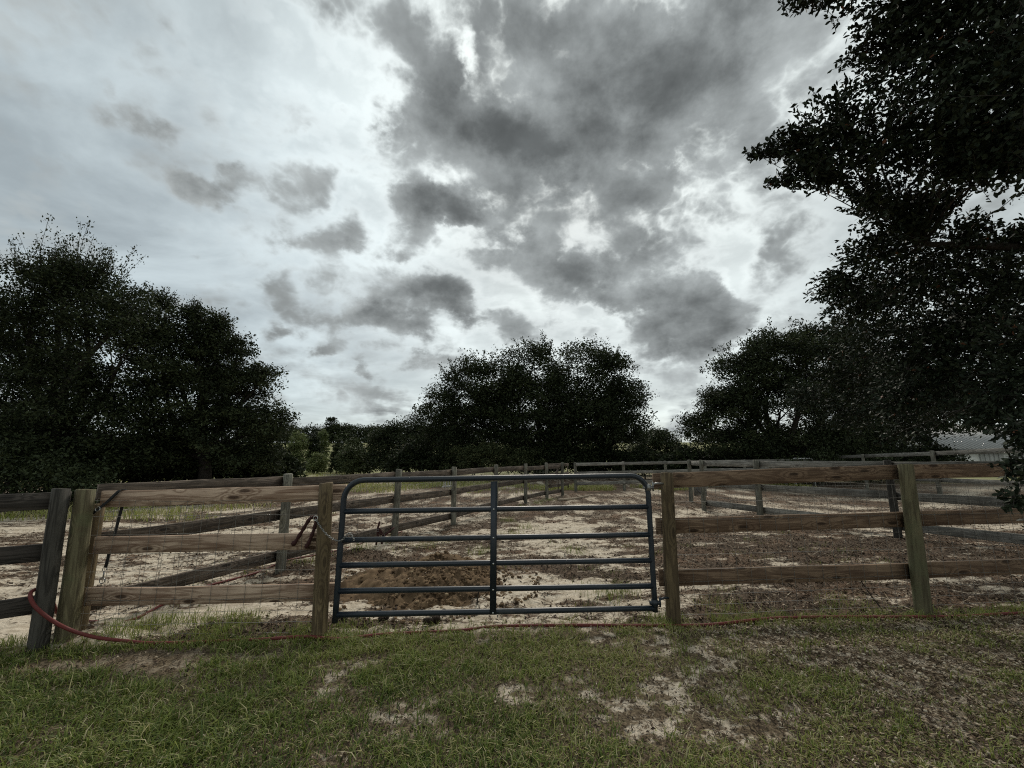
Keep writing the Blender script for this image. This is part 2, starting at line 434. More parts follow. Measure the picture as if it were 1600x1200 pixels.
M['litter'] = tone_mat('dead_leaf', [(0.0, (0.035, 0.025, 0.018)), (0.4, (0.085, 0.058, 0.038)), (0.75, (0.17, 0.12, 0.078)), (0.93, (0.30, 0.235, 0.16)), (1.0, (0.48, 0.42, 0.32))], 0.8, 0.15)
M['dung'] = tone_mat('manure', [(0.0, (0.032, 0.022, 0.014)), (0.4, (0.10, 0.066, 0.038)), (0.8, (0.22, 0.15, 0.088)), (1.0, (0.42, 0.33, 0.21))], 0.95, 0.1)
M['dung_dark'] = plain_mat('dark_dung', (0.03, 0.022, 0.016), 0.95, 0, 0.4, 40, 0.1, 0.8)

# ------------------------------------------------------------------ the ground
def lawn_edge(x):
    return np.interp(x, [-12, -6, -4.2, -3.4, -1.7, 0, 1.5, 4, 9, 14], [2.6, 3.0, 3.45, 3.68, 3.86, 4.0, 4.14, 4.3, 4.6, 4.8])
def lawn_mask(x, y):
    e = lawn_edge(x) + (fbm(x * 2.2, y * 2.2, 5, 3) - 0.5) * 0.35
    return sst(0.12, -0.12, y - e)
def bump_h(x, y):
    lm = lawn_mask(x, y)
    pen = (fbm(x * 1.3, y * 1.3, 21, 3) - 0.5) * 0.11 + (fbm(x * 5, y * 5, 22, 3, 0.6) - 0.5) * 0.07
    cx = np.floor(x / .30).astype(np.int64); cy = np.floor(y / .30).astype(np.int64)
    hx = (cx + .25 + .5 * _h(cx, cy, 91)) * .30; hy = (cy + .25 + .5 * _h(cx, cy, 92)) * .30
    pen = pen - .045 * (_h(cx, cy, 93) > .45) * np.exp(-(np.hypot(x - hx, y - hy) / .07) ** 2) * (y < 14)
    law = (fbm(x * 0.9, y * 0.9, 23, 3) - 0.5) * 0.06 + (fbm(x * 6, y * 6, 24, 2) - 0.5) * 0.025
    h = pen * (1 - lm) + law * lm
    return h * sst(60, 25, np.hypot(x, y))
def ground_z(x, y):
    x = np.asarray(x, float); y = np.asarray(y, float)
    hill = 7.5 * sst(62, 150, y) + 3 * sst(150, 400, y)
    return bump_h(x, y) + hill
def gz(x, y):
    return float(ground_z(np.array([x]), np.array([y]))[0])
def litter_at(x, y):
    n = fbm(x * 0.75, y * 1.5, 31, 5, 0.62)
    n2 = fbm(x * 2.6, y * 6.0, 32, 4, 0.65)
    base = 0.45 + 0.46 * sst(1.3, 2.3, x) * sst(10.5, 7.5, y) + 0.24 * sst(9, 17, y)
    bx = -3.16 + 0.46 * (y - 5.95)
    base = base + 0.42 * np.exp(-((x - bx - 0.75) / 0.6) ** 2) * sst(5, 7, y) * sst(13, 10, y)
    base = base + 0.18 * sst(0.6, 0.0, y - lawn_edge(x)) - 0.10 * sst(-3.6, -5.0, x)
    return np.clip(base + (n - 0.5) * 1.9 + (n2 - 0.5) * 2.1, 0, 1)
def grass_at(x, y):
    """0..1 blades on the lawn"""
    n = fbm(x * 1.1, y * 1.6, 41, 4, 0.55); n2 = fbm(x * 4.0, y * 5.0, 42, 3)
    b = np.interp(x, [-6, -0.8, 0.5, 1.4, 2.4, 6], [1.0, 0.84, 0.62, 0.42, 0.30, 0.22])
    d = b + (n - 0.5) * 1.35 + (n2 - 0.5) * 1.6
    dirt = np.exp(-(((x + 2.85) / 0.75) ** 2 + ((y - 3.42 - 0.12 * (x + 2.75)) / 0.17) ** 2)) * 1.5
    dirt = dirt + np.exp(-(((x + 3.9) / 0.55) ** 2 + ((y - 2.95) / 0.16) ** 2)) * 1.2
    sand = np.exp(-(((x - 0.95) / 0.42) ** 2 + ((y - 2.7) / 0.24) ** 2)) * 0.7
    strip = np.exp(-((x + 2.9) / 1.3) ** 2) * 0.3 * sst(3.1, 2.8, y)
    return np.clip(d - dirt - sand + strip, 0, 1)

def build_ground():
    def axis(lo, hi, step, a, b):
        mid = np.arange(lo, hi + step / 2, step)
        L = [lo]; s = step
        while L[-1] > a: s *= 1.16; L.append(L[-1] - s)
        U = [mid[-1]]; s = step
        while U[-1] < b: s *= 1.16; U.append(U[-1] + s)
        return np.concatenate([np.array(L[1:])[::-1], mid, np.array(U[1:])])
    xs = axis(-6.5, 7.5, 0.065, -500, 500); ys = axis(1.8, 9.5, 0.055, -80, 520)
    X, Y = np.meshgrid(xs, ys)
    x, y = X.ravel(), Y.ravel()
    V = np.stack([x, y, ground_z(x, y)], 1)
    nx, ny = len(xs), len(ys)
    i = (np.arange(ny - 1)[:, None] * nx + np.arange(nx - 1)[None]).ravel()
    F = np.stack([i, i + 1, i + nx + 1, i + nx], 1)
    lm = lawn_mask(x, y); lt = litter_at(x, y); gr = grass_at(x, y)
    pasture = np.clip(sst(30, 55, y) + sst(14, 30, np.abs(x)) * sst(24, 34, y), 0, 1)
    m, T, b = new_mat('sandy_ground')
    geo = T.add('ShaderNodeNewGeometry'); P = geo.outputs['Position']
    A = lambda k: T.add('ShaderNodeAttribute', attribute_name=k).outputs['Fac']
    n1 = T.noise(P, 9.0, 6, 0.65); n2 = T.noise(P, 45.0, 4, 0.6); n3 = T.noise(P, 160.0, 2, 0.5); n4 = T.noise(P, 1.1, 4, 0.55)
    st = T.noise(T.vec('MULTIPLY', P, (6.0, 16.0, 6.0)), 1.0, 5, 0.65, 0.5)
    sand = T.mix(T.rng(n1, 0.3, 0.7), (0.40, 0.335, 0.25), (0.66, 0.58, 0.465))
    sand = T.mix(T.math('MULTIPLY', T.rng(n3, 0.5, 0.75), 0.35), sand, (0.30, 0.25, 0.19))
    dark = T.mix(T.rng(n2, 0.35, 0.68), (0.04, 0.029, 0.021), (0.15, 0.108, 0.076))
    dark = T.mix(T.math('MULTIPLY', T.rng(n4, 0.45, 0.65), 0.5), dark, (0.20, 0.125, 0.08))
    lf = T.math('ADD', A('litter'), T.math('ADD', T.math('MULTIPLY', T.math('SUBTRACT', st, 0.5), 2.3), T.math('MULTIPLY', T.math('SUBTRACT', n2, 0.5), 1.4)))
    pen = T.mix(T.rng(lf, 0.26, 0.66), sand, dark)
    soil = T.mix(T.rng(n2, 0.35, 0.65), (0.075, 0.056, 0.036), (0.20, 0.155, 0.10))
    gf = T.math('ADD', A('lushness'), T.math('MULTIPLY', T.math('SUBTRACT', n1, 0.5), 1.0))
    sandl = T.math('MULTIPLY', T.rng(gf, 0.55, 0.22), T.rng(T.noise(P, 7.0, 4, 0.6), 0.46, 0.57))
    lawn = T.mix(T.math('MULTIPLY', sandl, A('sandy')), soil, T.mix(0.06, sand, soil))
    c = T.mix(A('lawn'), pen, lawn)
    field = T.mix(T.rng(T.noise(T.vec('MULTIPLY', P, (0.05, 0.12, 0.1)), 1.0, 5, 0.6), 0.35, 0.65), (0.13, 0.145, 0.055), (0.29, 0.275, 0.15))
    c = T.mix(A('pasture'), c, field)
    T.put(b.inputs['Base Color'], c)
    b.inputs['Roughness'].default_value = 0.95
    b.inputs['Specular IOR Level'].default_value = 0.1
    bump(T, b, T.math('ADD', T.math('MULTIPLY', st, 1.0), T.math('MULTIPLY', n2, 0.8)), 0.7, 0.03)
    me = mesh_np('ground', V, F, m, True, {'litter': lt, 'lawn': lm, 'lushness': gr, 'sandy': 0.25 + 0.75 * sst(-2.6, -1.2, x), 'pasture': pasture})
    tag(obj('ground', me), 'sandy ground with dead leaves and a patchy lawn', None, None, 'structure')
build_ground()
# ------------------------------------------------------------------ fences
def board(parent, p0, p1, h=0.14, t=0.036, mat='old_board', name='board', sag=0.008):
    p0, p1 = Vector(p0), Vector(p1)
    L = (p1 - p0).length
    n = 5; c = 0.004
    prof = [(-t/2, -h/2 + c), (-t/2 + c, -h/2), (t/2 - c, -h/2), (t/2, -h/2 + c), (t/2, h/2 - c), (t/2 - c, h/2), (-t/2 + c, h/2), (-t/2, h/2 - c)]
    V = []
    a1, a2, ph = random.uniform(-1, 1), random.uniform(-1, 1), random.uniform(0, 6)
    for i in range(n):
        x = (i / (n - 1) - 0.5) * L
        wz = sag * a1 * math.sin(3 * i / (n - 1) + ph) ; wy = sag * a2 * math.cos(2.5 * i / (n - 1) + ph)
        V += [(x, y + wy, z + wz + 0.0025 * math.sin(9.1 * i + 3 * z * 10)) for y, z in prof]
    k = np.arange(8); k2 = (k + 1) % 8
    Q = np.concatenate([np.stack([i * 8 + k, (i + 1) * 8 + k, (i + 1) * 8 + k2, i * 8 + k2], 1) for i in range(n - 1)])
    caps = np.array([list(range(8)), [(n - 1) * 8 + 7 - j for j in range(8)]])
    me = mesh_np(name, V, [Q, caps], M[mat])
    mt = Matrix.Translation((p0 + p1) / 2) @ frame_for(p1 - p0).to_4x4()
    return obj(name, me, parent, mat4=mt)

def post(parent, base, top, r=0.055, mat='post_green', name='post', square=False):
    base = Vector(base); top = Vector(top)
    d = (top - base); L = d.length; d.normalize()
    b0 = base - d * 0.30
    n, rings = (16, 9)
    V = []; sd = random.uniform(0, 50)
    for i in range(rings):
        z = (L + 0.30) * i / (rings - 1)
        for k in range(n):
            a = 2 * math.pi * k / n
            rr = r * (1.06 - 0.10 * i / (rings - 1)) * (1 + 0.05 * math.sin(3 * a + sd + z * 1.3) + 0.03 * math.sin(7 * a - z * 3 + sd))
            if square:
                m_ = max(abs(math.cos(a)), abs(math.sin(a))); rr = r * 0.9 / max(m_, 0.76)
            V.append((math.cos(a) * rr, math.sin(a) * rr, z))
    zt = L + 0.30
    for k in range(n):                                   # chamfered rim
        a = 2 * math.pi * k / n
        V.append((math.cos(a) * r * 0.82, math.sin(a) * r * 0.82, zt + 0.006 + 0.006 * math.sin(a + sd)))
    V.append((0, 0, zt + 0.008)); ctop = len(V) - 1
    k = np.arange(n); k2 = (k + 1) % n
    Q = np.concatenate([np.stack([i * n + k, i * n + k2, (i + 1) * n + k2, (i + 1) * n + k], 1) for i in range(rings)])
    Tt = np.stack([rings * n + k, rings * n + k2, np.full(n, ctop)], 1)
    me = mesh_np(name, V, [Q, Tt], M[mat], False)
    z = d; x = Vector((1, 0, 0)); y = z.cross(x).normalized(); x = y.cross(z)
    mt = Matrix.Translation(b0) @ Matrix((x, y, z)).transposed().to_4x4()
    return obj(name, me, parent, mat4=mt)

def wire_mesh(parent, p0, p1, zs, dx=0.15, r=0.0016, wob=0.006):
    p0, p1 = Vector(p0), Vector(p1); L = (p1 - p0).length; u = (p1 - p0).normalized()
    nrm = Vector((0, 0, 1)).cross(u)
    A = Acc(); n = int(L / dx)
    for z in zs:
        pts = []
        for i in range(0, 9):
            q = p0 + u * (L * i / 8); pts.append(q + Vector((0, 0, z + random.uniform(-wob, wob))) + nrm * random.uniform(-wob, wob))
        A.add(*tube_np(pts, r, 3, False))
    for i in range(n + 1):
        q = p0 + u * min(L, i * dx + random.uniform(-.008, .008))
        pts = [q + u * random.uniform(-wob, wob) * 1.6 + Vector((0, 0, z)) + nrm * random.uniform(-wob, wob) * .6 for z in (zs[0], (zs[0] + zs[-1]) / 2, zs[-1])]
        A.add(*tube_np(pts, r, 3, False))
    o = obj('wire_mesh', A.mesh('wire_mesh', M['wire']), parent)
    o['kind'] = 'stuff'
    return o

ZW = [0.02, 0.10, 0.19, 0.29, 0.40, 0.53, 0.68, 0.84, 1.0, 1.13]

# front fence, left of the gate
FL = thing('board_fence', 'fence of three fresh pinkish boards between the leaning green post and the gate', 'fence', (-2.7, 3.85, 0))
post(FL, (-3.74, 3.76, 0), (-3.79, 3.75, 1.235), 0.070, 'post_green')
post(FL, (-1.66, 3.86, 0), (-1.70, 3.86, 1.285), 0.062, 'post_brown')
for z0, z1 in ((1.145, 1.20), (0.745, 0.77), (0.325, 0.335)):
    board(FL, (-3.74 - (1.2 - z0) * -0.02, 3.86, z0), (-1.55, 3.955, z1), 0.142, 0.036, 'pine_left')
wire_mesh(FL, (-3.86, 3.83, 0), (-1.64, 3.925, 0), ZW, 0.15, 0.0018)

# the old dark fence that runs off to the left
FO = thing('old_fence', 'short old fence of dark grey boards leaving the frame from the dark leaning post', 'fence', (-4.2, 3.5, 0))
post(FO, (-3.79, 3.60, 0), (-3.87, 3.62, 1.25), 0.060, 'post_old')
for z in (1.145, 0.73, 0.325):
    board(FO, (-4.75, 3.06, z + 0.0), (-3.86, 3.70, z + 0.005), 0.14, 0.036, 'dark_board')
post(FO, (-4.20, 3.36, 0), (-4.26, 3.38, 1.19), 0.055, 'post_old')
for z in (1.14, 0.74, 0.325):
    board(FO, (-6.60, 1.75, z - 0.02), (-4.77, 3.045, z), 0.14, 0.036, 'dark_board')

# front fence, right of the gate
FR = thing('board_fence', 'fence of three dark brown boards from the gate post to the right edge', 'fence', (4.0, 4.4, 0))
post(FR, (1.50, 4.14, 0), (1.53, 4.14, 1.365), 0.062, 'post_brown')
post(FR, (4.06, 4.39, 0), (4.13, 4.38, 1.445), 0.066, 'post_green')
post(FR, (6.6, 4.62, 0), (6.62, 4.62, 1.45), 0.062, 'post_green')
for z0, z1, z2 in ((1.29, 1.365, 1.395), (0.855, 0.885, 0.915), (0.375, 0.385, 0.40)):
    board(FR, (1.42, 4.225, z0), (4.16, 4.475, z1), 0.148, 0.036, 'pine_right')
    board(FR, (4.166, 4.476, z1), (6.75, 4.72, z2), 0.148, 0.036, 'pine_right')
wire_mesh(FR, (1.45, 4.195, 0.03), (6.7, 4.69, 0.05), [z * 1.06 for z in ZW], 0.15, 0.0018)

# long weathered fence on the left of the pen
BP = [(-3.90, 4.02), (-3.16, 5.95), (-2.24, 8.20), (-1.36, 9.95), (-0.48, 12.45), (0.47, 14.67), (1.37, 16.6), (2.14, 17.9)]
FB = thing('long_fence', 'long weathered fence running away from the leaning posts to the dark oak', 'fence', (-2.2, 8.2, 0))
for i, (x, y) in enumerate(BP):
    g_ = gz(x, y)
    post(FB, (x, y, g_), (x + random.uniform(-.03, .03), y, 1.28 + 0.014 * i if i else 1.08), 0.062, 'post_brown' if i == 0 else 'post_grey')
for (a, b) in zip(BP[:-1], BP[1:]):
    A_, B_ = Vector((*a, 0)), Vector((*b, 0)); u = (B_ - A_).normalized(); nrm = Vector((-u.y, u.x, 0)) * 0.085
    for z in (1.185, 0.735, 0.19):
        j = random.uniform(-.012, .012)
        board(FB, A_ + nrm + u * .003 + Vector((0, 0, z + j)), B_ + nrm - u * .003 + Vector((0, 0, z + j + .012)), 0.142, 0.036, 'old_board')
    wire_mesh(FB, A_ + nrm * 0.7, B_ + nrm * 0.7, ZW, 0.15, 0.0022)

# grey fence on the right of the pen
CP = [(6.38, 15.1), (5.85, 12.95), (6.45, 11.07), (7.62, 8.5), (8.75, 6.2), (9.8, 4.1)]
FC = thing('grey_fence', 'silvery grey board fence behind the brown one, between the two paddocks', 'fence', (6.45, 11.0, 0))
for i, (x, y) in enumerate(CP):
    post(FC, (x, y, gz(x, y)), (x + 0.03, y, 1.48), 0.066 if i != 2 else 0.075, 'post_old' if i == 3 else 'post_grey')
for i, (a, b) in enumerate(zip(CP[:-1], CP[1:])):
    A_, B_ = Vector((*a, 0)), Vector((*b, 0)); u = (B_ - A_).normalized(); nrm = Vector((-u.y, u.x, 0)) * 0.09
    zz = (1.38, 0.78, 0.2) if i else (1.38,)
    for z in zz:
        board(FC, A_ + nrm + u * .003 + Vector((0, 0, z)), B_ + nrm - u * .003 + Vector((0, 0, z + .01)), 0.16, 0.036, 'grey_board')
    if i: wire_mesh(FC, A_ + nrm * 0.7, B_ + nrm * 0.7, ZW, 0.15, 0.0022)

# fence across the back
DP = [(3.05, 20.15), (5.57, 20.9), (7.9, 21.5), (10.3, 22.3), (12.8, 23.0), (15.4, 23.7), (18.0, 24.4)]
FD = thing('back_fence', 'low grey fence across the far end of the pen, under the dark trees', 'fence', (5.57, 20.9, 0))
for i, (x, y) in enumerate(DP):
    post(FD, (x, y, gz(x, y)), (x, y, 1.36 + 0.035 * i), 0.07, 'post_grey')
for i, (a, b) in enumerate(zip(DP[:-1], DP[1:])):
    A_, B_ = Vector((*a, 0)), Vector((*b, 0)); u = (B_ - A_).normalized(); nrm = Vector((-u.y, u.x, 0)) * -0.09
    for z in (1.27, 0.84, 0.36):
        board(FD, A_ + nrm + u * .003 + Vector((0, 0, z + .035 * i)), B_ + nrm - u * .003 + Vector((0, 0, z + .035 * i + .035)), 0.15, 0.036, 'grey_board')

# rail fence of the far paddock, on the right
EP = [(18.9, 26.0), (17.7, 21.0), (16.6, 16.4), (15.4, 11.8)]
FE = thing('paddock_fence', 'pale grey rail fence of the far paddock, ending under the low oak branch', 'fence', (17.7, 21.0, 0))
for i, (x, y) in enumerate(EP):
    post(FE, (x, y, gz(x, y)), (x, y, 1.70 + .07 * i), 0.07, 'post_grey')
for i, (a, b) in enumerate(zip(EP[:-1], EP[1:])):
    A_, B_ = Vector((*a, 0)), Vector((*b, 0)); u = (B_ - A_).normalized(); nrm = Vector((-u.y, u.x, 0)) * 0.09
    for z in (1.60, 1.10, 0.58):
        board(FE, A_ + nrm + u * .003 + Vector((0, 0, z + .07 * i)), B_ + nrm - u * .003 + Vector((0, 0, z + .07 * i + .07)), 0.16, 0.036, 'grey_board')

# small old wooden gate closing the corner between the long fence and the back fence
WG = thing('wooden_gate', 'small old wooden gate with a diagonal brace at the far pen corner', 'gate', (2.2, 18.6, 0))
c0, c1 = Vector((1.42, 17.15, 0)), Vector((3.0, 19.95, 0)); u = (c1 - c0).normalized()
for s in (0.0, 0.36, 0.72):
    q = c0 + u * (s * (c1 - c0).length)
    board(WG, q + Vector((0, 0, 0.25)), q + Vector((0, 0, 1.32)), 0.12, 0.04, 'old_board', 'stile')
for z in (1.27, 0.88, 0.42):
    board(WG, c0 + Vector((0.05, -0.045, z)), c0 + u * 2.25 + Vector((0.05, -0.045, z)), 0.13, 0.036, 'old_board', 'rail')
board(WG, c0 + Vector((0.10, -0.085, 0.48)), c0 + u * 1.05 + Vector((0.10, -0.085, 1.2)), 0.11, 0.034, 'old_board', 'brace')

def ribbon(pts, w, t, wdir):
    wdir = Vector(wdir).normalized(); V = []
    P = [Vector(p) for p in pts]
    for i, p in enumerate(P):
        tg = (P[min(i + 1, len(P) - 1)] - P[max(0, i - 1)]).normalized(); nn = tg.cross(wdir).normalized(); ww = nn.cross(tg).normalized()
        for a, b in ((-1, -1), (1, -1), (1, 1), (-1, 1)): V.append(p + ww * (w / 2 * a) + nn * (t / 2 * b))
    k = np.arange(4); k2 = (k + 1) % 4
    Q = np.concatenate([np.stack([i * 4 + k, i * 4 + k2, (i + 1) * 4 + k2, (i + 1) * 4 + k], 1) for i in range(len(P) - 1)])
    n = (len(P) - 1) * 4
    return np.array([tuple(v) for v in V]), [Q, np.array([[3, 2, 1, 0], [n, n + 1, n + 2, n + 3]])]
# ------------------------------------------------------------------ tube gate
G0, G1 = Vector((-1.52, 3.83, 0)), Vector((1.315, 4.08, 0))
GT = thing('tube_gate', 'dark blue tubular steel farm gate with six bars and rounded top corners', 'gate', (-0.1, 3.95, 0))
gu = (G1 - G0).normalized(); gl = (G1 - G0).length
def gp(s, z): return G0 + gu * s + Vector((0, 0, z))
rc = 0.17; ztop = 1.315
fr = [gp(0.0, 0.125)] + [gp(0.0, ztop - rc)] + [gp(rc - rc * math.cos(a), ztop - rc + rc * math.sin(a)) for a in (.26, .52, .79, 1.05, 1.31, 1.571)]
rise = 0.03
fr += [gp(gl - rc + rc * math.sin(a), ztop + rise - rc + rc * math.cos(a)) for a in (0, .26, .52, .79, 1.05, 1.31, 1.571)] + [gp(gl, 0.125)]
dense = [fr[0]]
for a, b in zip(fr[:-1], fr[1:]):
    nn = 6 if (b - a).length > 0.5 else 1
    dense += [a + (b - a) * (i / nn) for i in range(1, nn + 1)]
V, F = tube_np(dense, 0.0255, 14); obj('frame_tube', mesh_np('frame_tube', V, F, M['gate'], True), GT)
for zl, zr in ((1.04, 1.055), (0.795, 0.80), (0.585, 0.57), (0.375, 0.345), (0.185, 0.155)):
    V, F = tube_np([gp(gl * i / 6, zl + (zr - zl) * i / 6) for i in range(7)], 0.024, 14)
    obj('bar', mesh_np('bar', V, F, M['gate'], True), GT)
V, F = ribbon([gp(gl * .477, .155) + Vector((0, -.029, 0)), gp(gl * .477, .7) + Vector((0, -.029, 0)), gp(gl * .477, 1.30) + Vector((0, -.029, 0))], .058, .008, gu)
obj('upright', mesh_np('upright', V, F, M['gate']), GT)
for z in (1.05, 0.80, 0.578, 0.36, 0.17):
    V, F = tube_np([gp(gl * 0.477, z) + Vector((0, -0.031, 0)), gp(gl * 0.477, z) + Vector((0, -0.041, 0))], 0.0085, 8)
    obj('bolt', mesh_np('bolt', V, F, M['steel']), GT)
for z in (1.235, 0.20):
    A = Acc()
    q = gp(gl, z)
    A.add(*tube_np([q + Vector((-.045, 0, 0)), q + Vector((.055, 0, 0))], 0.018, 8))
    A.add(*tube_np([q + Vector((0, 0, -.03)), q + Vector((0, 0, .03))], 0.030, 10))
    A.add(*tube_np([q + Vector((.05, 0, -.035)), q + Vector((.05, 0, .05))], 0.009, 8))
    A.add(*tube_np([q + Vector((.05, 0, .03)), q + Vector((.10, .02, .038)), q + Vector((.19, .04, .03))], 0.010, 8))
    obj('hinge', A.mesh('hinge', M['gate'] if z < 1 else M['chain'], True), GT)

# chain and latch at the left end of the gate
CH = thing('chain', 'short steel chain tying the gate to the left gate post', 'chain', (-1.6, 3.78, 0.8))
cp = bezier([(-1.735, 3.775, 0.985), (-1.70, 3.78, 0.93), (-1.635, 3.785, 0.855), (-1.56, 3.79, 0.805), (-1.50, 3.79, 0.80), (-1.46, 3.79, 0.84), (-1.43, 3.795, 0.86), (-1.39, 3.80, 0.80)], 34)
A = Acc()
for i in range(34):
    a, b = cp[i], cp[i + 1]; u = (b - a).normalized(); L = (b - a).length * 0.72
    s = u.cross(Vector((0, 1, 0))).normalized() if i % 2 else Vector((0, 1, 0))
    m_ = (a + b) / 2
    ring = [m_ + u * L * math.cos(t) + s * 0.0065 * math.sin(t) for t in np.linspace(0, 2 * math.pi, 9)]
    A.add(*tube_np(ring, 0.0028, 4, False))
obj('chain_links', A.mesh('chain_links', M['chain'], True), CH)['kind'] = 'stuff'
ring = [Vector((-1.735, 3.772, 0.99)) + Vector((0.02 * math.cos(t), 0, 0.02 * math.sin(t))) for t in np.linspace(0, 2 * math.pi, 13)]
V, F = tube_np(ring, 0.004, 6, False); obj('ring', mesh_np('ring', V, F, M['steel'], True), CH)

# ------------------------------------------------------------------ things hung on the fences
ST = thing('lead_strap', 'black strap with steel clips draped over the top fresh board', 'strap', (-3.6, 3.85, 1.2))
V, F = ribbon(bezier([(-3.735, 3.800, 1.03), (-3.66, 3.825, 1.115), (-3.60, 3.838, 1.19), (-3.575, 3.845, 1.222), (-3.57, 3.87, 1.227), (-3.57, 3.905, 1.20), (-3.60, 3.915, 1.0), (-3.63, 3.92, 0.75), (-3.655, 3.92, 0.545)], 26), 0.026, 0.004, (0.9, 0.1, 0.35))
obj('strap', mesh_np('strap', V, F, M['strap']), ST)
A = Acc()
def ringm(A, c, ax, ay, r, tr=0.003, sx=1.0):
    c = Vector(c); ax = Vector(ax).normalized(); ay = Vector(ay).normalized()
    A.add(*tube_np([c + ax * r * sx * math.cos(t) + ay * r * math.sin(t) for t in np.linspace(0, 2 * math.pi, 11)], tr, 5, False))
dd = Vector((-0.62, -0.2, -0.75)).normalized(); ss = Vector((0.77, 0, -0.62))
ringm(A, Vector((-3.705, 3.805, 1.065)), ss, dd, 0.019, 0.0035)
obj('buckle', A.mesh('buckle', M['steel'], True), ST)
A = Acc(); c = Vector((-3.745, 3.797, 1.015))
A.add(*tube_np([c + ss * .01, c + ss * .012 + dd * .045, c + dd * .075 + ss * .004], [.006, .007, .004], 6))
A.add(*tube_np([c - ss * .016, c - ss * .02 + dd * .04, c - ss * .012 + dd * .068], [.005, .006, .004], 6))
ringm(A, c + dd * 0.005, ss, dd, 0.014, .003)
obj('clip', A.mesh('clip', M['steel'], True), ST)
A = Acc(); c = Vector((-3.66, 3.92, 0.53))
ringm(A, c, (1, 0, 0), (0, 0, 1), 0.018, .003); A.add(*tube_np([c + Vector((0, 0, -.02)), c + Vector((0, 0, -.07))], .006, 6)); ringm(A, c + Vector((-.004, 0, -.095)), (1, 0, 0), (0, 0, 1), 0.024, .004)
obj('snap_hook', A.mesh('snap_hook', M['chain'], True), ST)

RP = thing('rope', 'dark red knotted rope hung over the middle fresh board beside the gate post', 'rope', (-1.85, 3.9, 0.9))
pts = bezier([(-1.965, 3.885, 0.745), (-1.90, 3.885, 0.86), (-1.845, 3.895, 0.965), (-1.81, 3.91, 0.982), (-1.785, 3.90, 0.955), (-1.80, 3.885, 0.85), (-1.842, 3.88, 0.725)], 40)
V, F = tube_np(pts, [0.0165 + 0.0028 * math.sin(i * 1.7) for i in range(len(pts))], 8); obj('rope_body', mesh_np('rope_body', V, F, M['maroon'], True), RP)
for q in (pts[0], pts[-1]):
    V, F = tube_np([q + Vector((0, 0, .03)), q + Vector((0, 0, .012)), q - Vector((0, 0, .006))], [.017, .022, .015], 8); obj('rope_end', mesh_np('rope_end', V, F, M['maroon'], True), RP)

HL = thing('halter', 'maroon halter straps hung on the bottom rail of the long weathered fence', 'halter', (-2.3, 7.75, 0.3))
A = Acc()
for ln in ([(-2.40, 7.62, .02), (-2.37, 7.60, .16), (-2.38, 7.60, .28), (-2.35, 7.6, .42)], [(-2.30, 7.62, .03), (-2.27, 7.6, .16), (-2.18, 7.62, .24), (-2.10, 7.66, .31)],
           [(-2.37, 7.6, .26), (-2.30, 7.59, .20), (-2.24, 7.6, .19)], [(-2.36, 7.6, .30), (-2.31, 7.60, .24), (-2.27, 7.6, .17)]):
    A.add(*ribbon(bezier(ln, 8), 0.034, 0.006, (1, 0, 0.2)))
obj('halter_straps', A.mesh('halter_straps', M['maroon']), HL)
A = Acc(); ringm(A, (-2.27, 7.59, .18), (1, 0, 0), (0, 0, 1), .025, .004); ringm(A, (-2.37, 7.59, .27), (1, 0, 0), (0, 0, 1), .022, .004)
obj('halter_rings', A.mesh('halter_rings', M['chain']), HL)['kind'] = 'stuff'

# ------------------------------------------------------------------ hose
hp = [(-2.3, 8.99), (-3.0, 7.4), (-3.3, 6.4), (-3.45, 5.89), (-3.62, 5.14), (-3.68, 4.71), (-3.72, 4.33), (-3.95, 4.2)]
hp3 = [(x, y, gz(x, y) + .014) for x, y in hp]
hp3 += [(-4.06, 4.0, .12), (-3.96, 3.78, .36), (-3.885, 3.60, .455), (-3.84, 3.515, .44), (-3.75, 3.50, .345), (-3.60, 3.56, .20), (-3.42, 3.64, .09)]
hp3 += [(x, y, gz(x, y) + dz) for x, y, dz in [(-3.2, 3.70, .03), (-2.9, 3.73, .022), (-2.16, 3.78, .02), (-1.76, 3.79, .02), (-1.45, 3.80, .016), (-1.11, 3.88, .014), (-.46, 3.98, .014), (-.12, 4.05, .014), (.6, 4.07, .014), (1.19, 4.08, .014), (1.78, 4.07, .014), (2.44, 4.2, .016), (3.1, 4.27, .018), (3.71, 4.25, .022), (4.4, 4.31, .018), (5.04, 4.33, .02), (6.5, 4.4, .014), (7.5, 4.3, .014)]]
HO = thing('garden_hose', 'long red hose lying along the edge of the lawn and looped round the corner post', 'hose', (0, 4.05, 0))
V, F = tube_np(bezier(hp3, 280), 0.0135, 8); obj('hose_tube', mesh_np('hose_tube', V, F, M['hose'], True), HO)

# ------------------------------------------------------------------ manure pile and clods
def lump_np(c, r, seed, sq=0.75):
    rr = np.random.default_rng(seed)
    t = (1 + 5 ** .5) / 2
    v = np.array([(-1, t, 0), (1, t, 0), (-1, -t, 0), (1, -t, 0), (0, -1, t), (0, 1, t), (0, -1, -t), (0, 1, -t), (t, 0, -1), (t, 0, 1), (-t, 0, -1), (-t, 0, 1)]) / 1.9
    f = np.array([(0, 11, 5), (0, 5, 1), (0, 1, 7), (0, 7, 10), (0, 10, 11), (1, 5, 9), (5, 11, 4), (11, 10, 2), (10, 7, 6), (7, 1, 8), (3, 9, 4), (3, 4, 2), (3, 2, 6), (3, 6, 8), (3, 8, 9), (4, 9, 5), (2, 4, 11), (6, 2, 10), (8, 6, 7), (9, 8, 1)])
    v = v * (0.7 + 0.6 * rr.random((12, 1))) * r
    v[:, 2] *= sq
    return v + np.array(c), f
PILE = thing('manure_pile', 'low crumbly heap of orange brown manure behind the gate', 'manure pile', (-0.95, 5.35, 0))
nr, na = 64, 150
